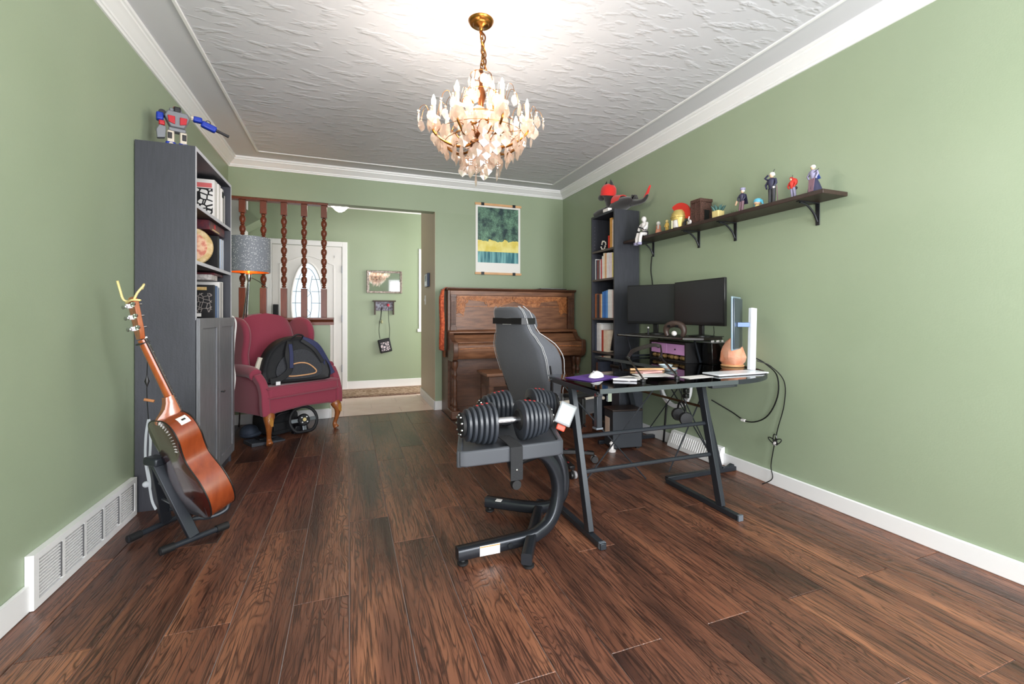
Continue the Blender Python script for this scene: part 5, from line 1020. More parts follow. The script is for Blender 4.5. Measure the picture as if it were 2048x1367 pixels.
# salt lamp
def salt():
    m = mat('salt_crystal', (226, 142, 104), .5, var=(14, (238, 186, 160), .2), bump=(30, .6)); b = m.node_tree.nodes['Principled BSDF']; b.inputs['Subsurface Weight'].default_value = .3; b.inputs['Subsurface Radius'].default_value = (.05, .03, .02); return m
sl = thing('salt_lamp', 'peach pink salt crystal lamp on the glass desk', 'lamp', (2.375, 2.215, DZ))
rr = random.Random(5); rings = []
for (z, r) in ((0, .062), (.02, .074), (.05, .078), (.085, .07), (.12, .056), (.15, .038), (.172, .015)): rings.append([(2.375+r*1.0*math.cos(2*PI*k/14)*(1+rr.uniform(-.09, .09)), 2.215+r*1.0*math.sin(2*PI*k/14)*(1+rr.uniform(-.09, .09)), DZ+.014+z) for k in range(14)])
MB().loft(rings).build('crystal', salt(), sl, sharp=28); MB().lathe([(.07, DZ+.002), (.072, DZ+.008), (.066, DZ+.015), (.001, DZ+.0155)], (2.375, 2.215, 0), 24).build('wood_base', PINE, sl)
# third monitor seen edge on, with white stand
m3, mid3, an3 = monitor('silver backed monitor seen edge on beside the salt lamp', (2.09, 1.985), (2.265, 2.52) if False else (2.145, 2.02), .845, 1.165)
for o in list(m3.children): bpy.data.objects.remove(o)
A3 = V(2.137, 2.0, 0); D3 = V(.86, .51, 0)  # screen runs away from the camera
M3 = Matrix.Translation((A3.x, A3.y, .845)) @ Matrix.Rotation(math.atan2(D3.y, D3.x), 4, 'Z')
m3.location = (A3.x, A3.y, .845); m3.rotation_euler = (0, 0, 0); WM[m3.name] = Matrix.Translation((A3.x, A3.y, .845))
SILB = mat('silver_blue_shell', (150, 172, 190), .3, .3)
MB(M3).box(0, .22, -.006, .004, 0, .325).build('housing', SILB, m3, bev=.003); MB(M3).box(.006, .214, .004, .006, .008, .317).build('screen', SCRM, m3); MB(M3).prism([(.004, .01), (.216, .01), (.216, .315), (.004, .315)], -.016, -.006, 'y').build('rear_shell', mat('dark_slate_shell', (56, 66, 76), .3), m3, bev=.004)
MB().bar((2.215, 2.03, 1.00), (2.262, 1.985, 1.00), .03, .028).build('stand_arm', mat('blue_grey_metal', (92, 112, 150), .35, .4), m3, bev=.002)
WST = mat('white_stand_metal', (226, 230, 236), .3)
MB().tube([(2.255, 1.965, DZ+.012), (2.29, 1.985, 1.10)], 1, prof=[(-.022, -.012), (.022, -.012), (.022, .012), (-.022, .012)], up=(0, -1, 0)).build('stand_column', WST, m3, bev=.003)
MB().box(1.90, 2.27, 1.86, 1.985, DZ+.002, DZ+.011).build('stand_base', WST, m3, bev=.003)
# folded laptop stand (two bent black arms)
ls = thing('laptop_stand', 'black folding arm laptop stand lying open on the desk', 'laptop stand', (1.6, 2.05, DZ))
def arm(x, nm): 
    MB().tube([(x-.02, 2.23, DZ+.12), (x+.12, 2.24, DZ+.165), (x+.16, 2.235, DZ+.15)], 1, prof=[(-.012, -.005), (.012, -.005), (.012, .005), (-.012, .005)], up=(0, 0, 1)).build(nm, BZ, ls, bev=.002)
L1 = [(1.62, 2.20, DZ+.10), (1.80, 2.28, DZ+.155), (1.87, 2.30, DZ+.145)]
ARMB = mat('brown_black_metal', (44, 38, 36), .35, .4)
def flat(pts, w_, nm): MB().tube([Vector(p) for p in pts], 1, prof=[(-w_/2, -.004), (w_/2, -.004), (w_/2, .004), (-w_/2, .004)], up=(.3, .9, .1)).build(nm, ARMB, ls, bev=.002)
flat([(1.40, 1.86, DZ+.017), (1.545, 2.19, DZ+.085)], .024, 'lower_arm'); flat([(1.63, 1.88, DZ+.017), (1.785, 2.20, DZ+.078)], .024, 'lower_arm')
flat(smooth_path([(1.535, 2.18, DZ+.085), (1.64, 2.27, DZ+.12), (1.80, 2.30, DZ+.148), (1.86, 2.30, DZ+.14)], 5), .024, 'upper_arm'); flat(smooth_path([(1.775, 2.19, DZ+.078), (1.84, 2.26, DZ+.10), (1.875, 2.31, DZ+.14)], 5), .024, 'upper_arm')
for p in ((1.54, 2.185, DZ+.085), (1.78, 2.195, DZ+.078)): MB().sphere(p, .014, 10, 7).build('hinge', BZ, ls)
for p in ((1.40, 1.86, DZ+.001), (1.63, 1.88, DZ+.001)): MB().lathe([(.014, 0), (.014, .012), (.001, .013)], p, 10).build('rubber_foot', BZ, ls)
# mouse, purple pad, papers and clutter on the glass
mp_ = thing('mouse_pad', 'purple mouse pad at the left end of the desk', 'mouse pad', (1.24, 2.06, DZ)); Mm = Matrix.Translation((1.23, 2.07, DZ+.0006)) @ rotm('Z', 22); MB(Mm).box(-.12, .12, -.09, .09, 0, .004).build('cloth', mat('purple_cloth', (84, 50, 132), .8), mp_, bev=.0015)
ms = thing('computer_mouse', 'white computer mouse on the purple mouse pad', 'mouse', (1.25, 2.06, DZ+.005)); Mm = Matrix.Translation((1.25, 2.06, DZ+.005)) @ rotm('Z', -60)
rings = []
for (t, w_, h_) in ((0, .012, .012), (.1, .024, .02), (.3, .03, .03), (.55, .031, .034), (.8, .027, .026), (.95, .016, .014), (1, .006, .006)): rings.append([(w_*math.cos(PI*k/8), -.055+.11*t, max(.0005, h_*math.sin(PI*k/8))) for k in range(9)])
MB(Mm).loft(rings).build('shell', mat('white_plastic', (230, 230, 232)), ms, sharp=70); MB(Mm).cyl((-.003, -.03, .031), (.003, -.03, .031), .006, .006, 10).build('scroll_wheel', GREYB, ms)
def paper(label, x, y, w_, h_, rz, m, z=DZ, th=.0015, name='paper_sheet', cat='paper'):
    t = thing(name, label, cat, (x, y, z+.0006), math.radians(rz)); B(-w_/2, w_/2, -h_/2, h_/2, 0, th).build('sheet', m, t, local=True); return t
paper('white sheet of paper left of the laptop stand', 1.40, 1.98, .16, .12, 18, PAPERW); paper('white notebook sheet under the laptop stand', 1.60, 2.04, .20, .11, -14, PAPERW); paper('white card near the monitor stand base', 1.775, 1.90, .18, .08, 5, PAPERW)
paper('pink notebook lying behind the laptop stand', 1.66, 2.15, .16, .06, 10, mat('blush_pink_cover', (232, 176, 170), .5), th=.008, name='notebook', cat='notebook')
tb_ = thing('metal_triangle', 'grey metal wedge at the front of the desk', 'wedge', (1.36, 1.93, DZ)); Mt = Matrix.Translation((1.335, 1.945, DZ+.0016)) @ rotm('Z', -30); MB(Mt).prism([(-.05, -.03), (.07, -.035), (.06, .035)], 0, .012, 'z').build('wedge_plate', mat('brushed_grey_metal', (180, 180, 184), .35, .6), tb_, bev=.001)
pw = thing('wooden_stick', 'brown wooden stick lying across the desk', 'stick', (1.75, 2.2, DZ)); MB().cyl((1.60, 2.25, DZ+.0085), (1.88, 2.17, DZ+.0085), .007, .007, 8).build('shaft', PINE, pw)
for i, (x, y, rz, c, lb) in enumerate(((1.93, 2.33, 20, (196, 214, 220), 'pale blue glass dish behind the laptop stand'), (1.84, 2.18, 0, (150, 164, 170), 'grey plastic dish near the stick'))):
    t = thing('dish', lb, 'dish', (x, y, DZ+.0005)); MB().lathe([(.012, 0), (.035, .002), (.045, .016), (.042, .016), (.03, .006), (.001, .004)], n=18).build('bowl', mat('dish_%d' % i, c, .25), t, local=True)
# black cable gland and plug strip under the front edge
ps2 = thing('power_block', 'black power brick clipped under the desk front edge', 'power block', (1.85, 1.745, .685)); B(1.72, 1.865, 1.726, 1.76, .687, .7105).build('block', mat('charcoal_plastic', (40, 44, 48), .45), ps2, bev=.003)
# cables on the right wall side
def cable(label, pts, r, name='cable', m=BZ, k=6):
    p = smooth_path(pts, k); c0 = p[0]; return MB().tube(p, r, 6).build(name, m, loc=tuple(p[-1]), label=label, cat='cable')
cable('black cable looping from the monitor stand down past the desk corner', [(2.289, 1.966, .80), (2.36, 1.958, .765), (2.44, 1.945, .69), (2.45, 1.95, .56), (2.455, 2.03, .42), (2.452, 2.16, .36), (2.45, 2.30, .40), (2.40, 2.42, .46)], .0042)
cable('thin black cable falling to the floor beside the wall', [(2.289, 1.955, .785), (2.37, 1.93, .752), (2.455, 1.91, .66), (2.462, 1.915, .52), (2.458, 1.955, .36), (2.458, 1.985, .22), (2.458, 2.0, .12), (2.45, 1.985, .05), (2.42, 2.03, .004)], .0032)
cl = thing('cable_bundle', 'coiled black cable knot with white tie hanging on the wall', 'cable', (2.455, 1.96, .27))
for k in range(3):
    a0 = (.4, 1.5, 2.5)[k]; MB().tube([(2.450-.004*k, 1.962+(.035*math.cos(a)*math.cos(a0)-.012*math.sin(a)*math.sin(a0))+.02*math.cos(a0), .285+(.035*math.cos(a)*math.sin(a0)+.012*math.sin(a)*math.cos(a0))+.02*math.sin(a0)-.01) for a in [2*PI*j/18 for j in range(18)]], .003, 6, closed=True).build('loop', BZ, cl)
B(2.44, 2.452, 1.955, 1.97, .262, .285).build('tie', WHT, cl)
tt = thing('cable_tag', 'white tag clipped on the looping cable', 'tag', (2.45, 2.19, .36)); B(2.443, 2.459, 2.185, 2.212, .355, .369).build('tag', WHT, tt)
cable('black cord hanging from the shelf behind the left monitor', [(2.478, 3.17, 1.57), (2.475, 3.18, 1.45), (2.478, 3.165, 1.34), (2.476, 3.15, 1.20)], .005)
cable('thin black cord under the right monitor', [(2.36, 2.36, .98), (2.365, 2.36, .94), (2.37, 2.36, .912), (2.39, 2.30, .912)], .0025)
# ring light under the desk, headphones, strap of beads
rl = thing('ring_light', 'white ring light propped on the wall under the desk', 'ring light', (2.44, 2.86, .33)); MB(Matrix.Translation((2.455, 2.86, .50)) @ rotm('Y', 90)).lathe([(.155, -.012), (.185, -.012), (.185, .012), (.155, .012), (.155, -.012)], n=40).build('ring', mat('white_plastic', (230, 230, 232)), rl, sharp=30); MB().cyl((2.455, 2.95, .34), (2.455, 2.99, .005), .008, .008, 8).build('stem', BZ, rl)
hp = thing('headphones', 'black headphones hanging on the desk cross rail', 'headphones', (2.05, 2.33, .35)); Mh = Matrix.Translation((2.06, 2.33, .41)) @ rotm('Z', 70)
MB(Mh).tube([(.07*math.cos(a), 0, .075*math.sin(a)) for a in [PI*k/14 for k in range(15)]], .007, 8).build('headband', BZ, hp)
for s in (-1, 1): MB(Mh).lathe([(.012, -.02), (.04, -.016), (.044, 0), (.04, .016), (.02, .02)], (.066*s, 0, -.02), 16, axis=rotm('Y', 90)).build('ear_cup', NYL, hp, sharp=60)
MB().tube([(2.06, 2.33, .488), (2.06, 2.33, .60)], .003, 6).build('hanging_cord', BZ, hp)
cp_ = thing('cable_comb', 'black perforated cable spine hanging by the corner leg', 'cable spine', (2.02, 2.24, .56))
for k in range(5): B(2.00, 2.03, 2.225, 2.255, .69-.033*(k+1)+.004, .69-.033*k).build('link', BZ, cp_, bev=.004)
# ---------------------------------------------------------------- computer tower and things below the desk
tw_ = thing('computer_tower', 'dark grey computer tower standing under the desk', 'computer', (2.10, 3.02, 0), math.radians(-8)); TWM = mat('dark_grey_steel', (54, 58, 64), .45, .3)
B(-.15, .10, -.09, .07, .012, .30).build('case', TWM, tw_, local=True, bev=.004); B(-.155, .105, -.095, .075, .30, .315).build('top_lid', mat('brown_black_top', (46, 36, 32), .35), tw_, local=True, bev=.004); B(-.1525, -.15, -.03, .05, .10, .24).build('front_sticker', mat('cream_sticker', (222, 196, 178), .5), tw_, local=True)
for x in (-.12, .07):
    for y in (-.07, .05): B(x-.015, x+.015, y-.012, y+.012, 0, .012).build('foot', BZ, tw_, local=True)
bb = thing('storage_box', 'tall dark grey storage box behind the computer tower', 'box', (2.26, 3.25, 0)); B(2.16, 2.40, 3.19, 3.31, 0, .60).build('box_body', mat('slate_plastic', (58, 62, 70), .5), bb, bev=.006); B(2.15, 2.41, 3.18, 3.32, .60, .625).build('lid', BZ, bb, bev=.004)
bg2 = thing('plastic_bag', 'small white and brown bag hanging behind the tower', 'bag', (2.36, 3.09, .5)); rr = random.Random(9); rings = [[(2.36+r*math.cos(2*PI*k/10)*(1+rr.uniform(-.2, .2)), 3.09+r*.6*math.sin(2*PI*k/10), z) for k in range(10)] for (z, r) in ((.46, .02), (.48, .04), (.53, .036), (.58, .02), (.61, .01))]
MB().loft(rings).build('bag_body', mat('clear_white_plastic', (206, 200, 196), .3), bg2); MB().tube([(2.36, 3.09, .608), (2.36, 3.09, .70)], .002, 5).build('string', BZ, bg2)
rs = thing('slatted_crate', 'brown slatted crate with small red box top behind the desk', 'crate', (1.95, 3.55, 0)); B(1.93, 2.08, 3.50, 3.62, 0, .30).build('crate_body', mat('brown_slatted_crate', (120, 70, 46), .6, var=(60, (70, 40, 28), .08, (8, 8, .2))), rs); B(1.95, 2.06, 3.52, 3.60, .30, .36).build('red_lid', REDP, rs, bev=.006)
wn_ = thing('ornament', 'small white ornament standing beside the tower', 'ornament', (1.93, 2.98, 0)); MB().lathe([(.03, 0), (.032, .012), (.016, .02), (.012, .05), (.02, .06), (.012, .075), (.001, .08)], (1.915, 2.93, 0), 14).build('figure', WHT, wn_)
# ---------------------------------------------------------------- vent and register
vt = thing('air_return_grille', 'white slatted air return grille low on the left wall', 'vent', (-1.06, 2.48, 0))
VX = LX+.001; vy0, vy1, vh = 2.068, 2.884, .20
B(VX, VX+.004, vy0+.02, vy1-.02, .02, vh-.02).build('dark_cavity', mat('vent_shadow_grey', (120, 120, 122), .8), vt)
fr_ = MB().box(VX, VX+.026, vy0, vy0+.028, .002, vh).box(VX, VX+.026, vy1-.022, vy1, .002, vh).box(VX, VX+.026, vy0+.028, vy1-.022, .002, .028).box(VX, VX+.026, vy0+.028, vy1-.022, vh-.024, vh)
npan = 5; yw = (vy1-.022-vy0-.028)/npan
for k in range(1, npan): fr_.box(VX, VX+.024, vy0+.028+yw*k-.009, vy0+.028+yw*k+.009, .028, vh-.024)
fr_.build('frame', WHITE, vt)
for k in range(npan):
    ya = vy0+.028+yw*k+.010; yb = ya+yw-.022
    for j in range(12):
        z = .036+j*.0122; B(VX+.006, VX+.0215, ya, yb, z, z+.0062).build('louver', WHITE, vt)
    B(VX+.012, VX+.0245, yb-.006, yb, .034, vh-.03).build('damper_slot', mat('slot_shadow', (96, 96, 98), .8), vt)
rgx = thing('floor_register', 'white sloped baseboard register under the desk', 'vent', (2.46, 2.64, 0))
MB().prism([(RX-.001, .002), (RX-.075, .002), (RX-.075, .018), (RX-.03, .122), (RX-.001, .128)], 2.385, 2.90, 'y').build('housing', WHITE, rgx, bev=.003)
for k in range(22):
    y = 2.41+k*.0215; MB().bar((RX-.0705, y, .035), (RX-.037, y, .112), .004, .004, up=(-1, 0, .4)).build('fin', WHITE, rgx)
# ---------------------------------------------------------------- gaming chair
GREYF = fabric('charcoal_knit', (78, 80, 86), (98, 100, 107), 420, .15); GREYD = fabric('dark_charcoal_knit', (50, 52, 56), (66, 68, 73), 420, .15); PIPE = mat('pale_grey_stitch', (176, 176, 178), .6); CHB = mat('chair_black_plastic', (24, 24, 26), .4); CREAMV = mat('cream_vinyl_edge', (206, 196, 180), .5)
gc = thing('gaming_chair', 'grey fabric gaming chair with high winged back', 'chair', (1.35, 2.84, 0), math.radians(-73.5))
def bring(v):
    tab = [(0, .215, .11), (.15, .235, .13), (.35, .262, .165), (.52, .272, .18), (.62, .262, .165), (.70, .225, .12), (.76, .19, .085), (.82, .172, .08), (.92, .165, .08), (.98, .15, .075), (1.0, .125, .06)]
    for (a, w1, d1), (b, w2, d2) in zip(tab, tab[1:]):
        if a <= v <= b:
            t = (v-a)/(b-a); t = t*t*(3-2*t); return w1+(w2-w1)*t, d1+(d2-d1)*t
LB = .80; rec = math.radians(17)
def bpt(x, d, v):
    s = v*LB; return (x, -.20-s*math.sin(rec)+d*math.cos(rec), .43+s*math.cos(rec)+d*math.sin(rec)*.0)
VB = .895
rings = []
for k in range(25):
    v = k/24; w, d = bring(v); pi_ = max(.055, min(.07, d-.01)); vv = v*VB
    c = [(-w, d), (-w-.004, d*.5), (-w+.004, .014), (-w*.82, 0), (-w*.3, -.006), (w*.3, -.006), (w*.82, 0), (w-.004, .014), (w+.004, d*.5), (w, d), (w-.045, d+.004), (w-.085, pi_), (0, pi_-.01), (-w+.085, pi_), (-w+.045, d+.004)]
    rings.append([bpt(x, y, vv) for x, y in c])
br_ = MB().loft(rings).build('backrest', GREYF, gc, local=True, sharp=70, sub=1)
for s in (-1, 1):
    for off in (0, .012):
        MB().tube([bpt(s*(bring(k/24)[0]-.002+.004), .018+off, k/24*VB) for k in range(8, 25)], .0022, 5).build('stitch_line', PIPE, br_, local=True)
    MB().tube([bpt(s*(bring(k/20)[0]+.003), bring(k/20)[1], k/20*VB) for k in range(2, 21)], .003, 5).build('edge_piping', PIPE, br_, local=True)
    MB().tube([bpt(s*(bring(v)[0]+.004), .03+.05*(v-.1), v*VB) for v in (.08, .2, .32, .45)], [.006, .009, .008, .003], 6).build('side_slit', BZ, br_, local=True)
# strap round the head of the chair
ws_, ds_ = bring(.86); bandp = [(-ws_-.006, .09), (-ws_-.008, .02), (-ws_+.01, -.008), (ws_-.01, -.008), (ws_+.008, .02), (ws_+.006, .09)]
MB().tube([bpt(x, y, .86*VB) for x, y in bandp], 1, prof=[(-.003, -.02), (.003, -.02), (.003, .02), (-.003, .02)], up=(0, 0, 1)).build('head_strap', CHB, gc, local=True)
MB().tube([bpt(ws_+.010, .02, .835*VB), bpt(ws_+.010, .02, .885*VB)], .004, 6).build('strap_buckle', PIPE, gc, local=True)
for k, (a, b_) in enumerate(((-.05, -.035), (-.03, -.018), (-.013, .0), (.005, .02), (.025, .045))): MB().tube([bpt(a, -.013, .83*VB), bpt(b_, -.013, .832*VB)], 1, prof=[(-.001, -.0035), (.001, -.0035), (.001, .0035), (-.001, .0035)], up=(0, 0, 1)).build('strap_mark', WHT, gc, local=True)
hr = []
for (dd, s_) in ((.07, .8), (.09, 1), (.13, 1), (.16, .85), (.168, .6)): hr.append([bpt(.135*s_*math.copysign(abs(math.cos(q))**.6, math.cos(q)), dd, .86*VB+.075/LB*s_*math.copysign(abs(math.sin(q))**.6, math.sin(q))) for q in [2*PI*j/20 for j in range(20)]])
MB().loft(hr).build('head_pillow', GREYF, gc, local=True, sharp=70)
# seat
sr = []
for (y, w, zt) in ((-.24, .20, .43), (-.20, .25, .46), (0, .27, .465), (.16, .27, .47), (.25, .255, .455), (.28, .22, .42)):
    sr.append([(-w, y, .36), (-w-.005, y, zt-.01), (-w+.03, y, zt+.03), (-w+.09, y, zt-.005), (0, y, zt-.01), (w-.09, y, zt-.005), (w-.03, y, zt+.03), (w+.005, y, zt-.01), (w, y, .36), (0, y, .345)])
se = MB().loft(sr).build('seat', GREYD, gc, local=True, sharp=70, sub=1)
for s in (-1, 1): MB().tube(smooth_path([(s*.262, -.18, .492), (s*.272, 0, .497), (s*.272, .16, .50), (s*.25, .27, .475)], 5), .012, 8).build('cream_edge', CREAMV, se, local=True)
B(-.13, .13, -.16, .14, .30, .345).build('tilt_plate', CHB, gc, local=True, bev=.008); MB().cyl((0, 0, .10), (0, 0, .30), .026, .026, 14).build('gas_lift', CHB, gc, local=True); MB().lathe([(.05, .075), (.055, .10), (.035, .125)], n=16).build('hub', CHB, gc, local=True)
MB().tube([(.10, .05, .325), (.24, .06, .32), (.29, .05, .315)], .006, 8).build('tilt_lever', CHB, gc, local=True)
for k in range(5):
    a = 2*PI*k/5+math.radians(-15); c_, s_ = math.cos(a), math.sin(a)
    lg = MB().tube([(.04*c_, .04*s_, .09), (.18*c_, .18*s_, .085), (.31*c_, .31*s_, .07)], [1, .9, .7], prof=[(-.028, -.016), (.028, -.016), (.028, .016), (-.028, .016)], up=(0, 0, 1)).build('base_arm', CHB, gc, local=True, bev=.005)
    MB().tube([(.10*c_-.012*s_*0, .10*s_, .1035), (.26*c_, .26*s_, .088)], 1, prof=[(-.005, -.001), (.005, -.001), (.005, .001), (-.005, .001)], up=(0, 0, 1)).build('red_stripe', mat('red_stripe', (150, 30, 34), .4), lg, local=True)
    cs = MB().tube([(.31*c_, .31*s_, .062), (.31*c_, .31*s_, .048)], .008, 8).build('caster_stem', CHB, gc, local=True)
    for q in (-1, 1): MB(Matrix.Translation((.315*c_-q*.013*s_, .315*s_+q*.013*c_, .026)) @ Matrix.Rotation(a, 4, 'Z') @ rotm('X', 90)).lathe([(.008, -.008), (.024, -.008), (.026, 0), (.024, .008), (.008, .008)], n=14).build('caster_wheel', GREYB if q > 0 else CHB, cs, local=True)
for s in (-1, 1):
    MB().tube([(s*.20, -.02, .335), (s*.30, -.02, .335), (s*.315, -.02, .36), (s*.315, -.02, .52)], 1, prof=[(-.03, -.014), (.03, -.014), (.03, .014), (-.03, .014)], up=(0, 1, 0)).build('armrest_post', CHB, gc, local=True, bev=.006)
    B(s*.315-.05, s*.315+.05, -.14, .12, .525, .555).build('armrest_pad', CHB, gc, local=True, bev=.012)
MB(Matrix.Translation((.225, -.19, .47)) @ rotm('Y', 90)).lathe([(.0, .0), (.028, .0), (.032, .012), (.026, .03), (.0, .034)], n=18).build('recline_knob', CHB, gc, local=True)
B(.235, .262, -.24, -.17, .30, .47).build('side_bracket', CHB, gc, local=True, bev=.008)
# ---------------------------------------------------------------- dumbbell stand
GUN = mat('gunmetal_tube', (44, 47, 53), .28, .4); TRAY = mat('grey_black_tray', (70, 73, 79), .45); RUB = mat('rubber_black', (20, 20, 22), .6)
ds = thing('dumbbell_stand', 'black steel dumbbell stand with curved legs in the room centre', 'dumbbell stand', (.72, 2.0, 0))
def rect(w, h): return [(-w/2, -h/2+.006), (-w/2+.006, -h/2), (w/2-.006, -h/2), (w/2, -h/2+.006), (w/2, h/2-.006), (w/2-.006, h/2), (-w/2+.006, h/2), (-w/2, h/2-.006)]
nearp = [(.43, 1.825, .05), (.60, 1.835, .05), (.74, 1.845, .05)]+[Vector(p) for p in smooth_path([(.80, 1.85, .055), (.875, 1.87, .085), (.925, 1.89, .15), (.94, 1.90, .24), (.915, 1.895, .33), (.86, 1.885, .40), (.79, 1.875, .43), (.72, 1.87, .435), (.56, 1.87, .435)], 5)]
n_ = MB().tube(nearp, 1, prof=rect(.05, .05), up=(0, 0, 1)).build('curved_leg', GUN, ds, sharp=50)
farp = [(.70, 2.285, .05), (.86, 2.16, .05)]+smooth_path([(.93, 2.11, .052), (1.0, 2.07, .075), (1.045, 2.05, .14), (1.05, 2.05, .24), (1.02, 2.07, .34), (.97, 2.10, .40), (.90, 2.14, .43), (.80, 2.18, .435)], 5)
f_ = MB().tube(farp, 1, prof=rect(.05, .05), up=(0, 0, 1)).build('curved_leg', GUN, ds, sharp=50)
MB().tube([(.69, 1.685, .048), (.80, 1.88, .048), (.965, 2.16, .048)], 1, prof=rect(.046, .048), up=(0, 0, 1)).build('cross_tube', GUN, ds, sharp=50)
for p, par in (((.455, 1.826), n_), ((.71, 1.71), n_), ((.715, 2.27), f_), ((.955, 2.14), f_)): MB().lathe([(.02, 0), (.024, .004), (.024, .012), (.012, .016), (.008, .026)], (p[0], p[1], 0), 14).build('levelling_foot', RUB, par)
for p in ((.665, 1.817, .05), (.77, 1.826, .055)): MB().tube([p, (p[0], p[1]-.01, p[2])], .012, 6).build('bolt', CHR if False else mat('dark_bolt', (70, 74, 78), .3, .8), n_)
B(.525, .615, 1.8045, 1.8075, .03, .072).build('white_label', PAPERW, n_); B(.525, .615, 1.8035, 1.8045, .066, .070).build('label_print', mat('orange_print', (206, 140, 70), .5), n_)
MB().tube([(.735, 2.222, .076), (.76, 2.203, .076)], 1, prof=[(-.014, -.001), (.014, -.001), (.014, .001), (-.014, .001)], up=(0, 0, 1)).build('white_label', PAPERW, f_)
# moulded tray
tz = .45
tr = MB()
ol = [(.43, 1.79), (.47, 1.775), (.86, 1.785), (.90, 1.80), (1.04, 2.24), (1.01, 2.29), (.61, 2.30), (.56, 2.27)]
tr.prism(ol, tz, tz+.03, 'z').build('tray_floor', TRAY, ds, bev=.008)
lipf = [(.432, 1.782), (.455, 1.770), (.67, 1.772), (.88, 1.780), (.905, 1.80)]
MB().tube([(x, y, tz+.012-.018*(1-abs((x-.67)/.24)**2)*0) for x, y in lipf], 1, prof=[(-.012, -.03), (.012, -.03), (.012, .035), (-.012, .035)], up=(0, 0, 1)).build('tray_lip', TRAY, ds, bev=.006)
MB().tube([(.432, 1.79, tz+.012), (.565, 2.28, tz+.012)], 1, prof=[(-.012, -.04), (.012, -.04), (.012, .03), (-.012, .03)], up=(0, 0, 1)).build('tray_lip', TRAY, ds, bev=.006); MB().tube([(.905, 1.80, tz+.012), (1.04, 2.25, tz+.012)], 1, prof=[(-.012, -.04), (.012, -.04), (.012, .03), (-.012, .03)], up=(0, 0, 1)).build('tray_lip', TRAY, ds, bev=.006)
MB().bar((.55, 1.87, .455), (.86, 1.87, .455), .05, .02).build('tray_rail', GUN, ds); MB().bar((.60, 2.16, .455), (.92, 2.16, .455), .05, .02).build('tray_rail', GUN, ds)
wbm = mat('black_webbing', (30, 31, 34), .8, bump=(300, .3))
MB().tube([(.665, 1.90, tz+.055), (.67, 1.80, tz+.052), (.672, 1.752, tz+.046), (.672, 1.750, tz-.06), (.672, 1.752, tz-.095)], 1, prof=[(-.028, -.002), (.028, -.002), (.028, .002), (-.028, .002)], up=(0, 0, 1)).build('webbing_strap', wbm, ds)
MB().sphere((.672, 1.748, tz-.05), .006, 8, 6).build('rivet', CHR, ds)
MB().tube([(.672, 1.748, tz-.115), (.672, 1.762, tz-.115), (.672, 1.778, tz-.115)], [.02, .024, .02], 14).build('transport_wheel', RUB, ds)
MB().bar((.672, 1.78, tz-.10), (.672, 1.87, .435), .02, .02).build('wheel_arm', GUN, ds)
MB().tube([(1.04, 2.10, .145), (1.075, 2.10, .145)], [.026, .026], 14).build('transport_wheel', RUB, ds)
# adjustable dumbbells
REDD = mat('dumbbell_red', (188, 38, 40), .4); PLM = mat('black_plate', (52, 56, 63), .38)
def dumbbell(label, x0, y0, z0, rz):
    t = thing('dumbbell', label, 'dumbbell', (x0, y0, z0), rz, 'adjustable dumbbells on the stand'); zc = .098; ax = rotm('Y', 90)
    MB().lathe([(.0145, -.085), (.0145, -.075), (.017, -.05), (.018, 0), (.017, .05), (.0145, .075), (.0145, .085)], (0, 0, zc), 16, axis=ax).build('handle', CHR, t, local=True)
    for s in (-1, 1):
        for k in range(6):
            r = (.097, .096, .093, .088, .081, .074)[k]; xa = s*(.072+.0225*k); hw = .0085
            pr = []
            n = 24
            for (rr_, xx) in ((r-.006, -hw), (r, -hw+.003), (r, hw-.003), (r-.006, hw)): pr.append((rr_, xx))
            poly = [(math.cos(a), math.sin(a)) for a in [2*PI*j/n+PI/2 for j in range(n)]]
            rgs = [[(xa+xx, rr_*c_*.86 if True else 0, zc+max(rr_*s_, -.095) if s_ < .62 else zc+rr_*(.62+(s_-.62)*.75)) for c_, s_ in poly] for rr_, xx in pr]
            pl_ = MB().loft(rgs).build('weight_plate', PLM, t, local=True, sharp=40)
            if k in (1, 2, 3): B(xa-.005, xa+.006, -.008, .008, zc+r*.86, zc+r*.915).build('red_selector', REDD, pl_, local=True, bev=.002)
        MB().tube([(s*.055, 0, zc), (s*.063, 0, zc)], [.042, .05], 18).build('inner_collar', REDD if s < 0 else RUB, t, local=True)
        MB().lathe([(.03, -.012), (.052, -.008), (.055, .006), (.04, .012), (.01, .014)], (s*.208, 0, zc), 18, axis=ax if s > 0 else rotm('Y', -90)).build('selector_dial', RUB, t, local=True)
        for k in range(9):
            a = 2*PI*k/9; MB().sphere((s*.219, .042*math.cos(a), zc+.042*math.sin(a)), .006, 6, 5).build('dial_notch', CHR, t, local=True)
    return t
dumbbell('near adjustable dumbbell with red tabs, front of the stand', .672, 1.885, tz+.031, math.radians(2)); dumbbell('far adjustable dumbbell, behind the near one on the stand', .845, 2.165, tz+.031, math.radians(2))
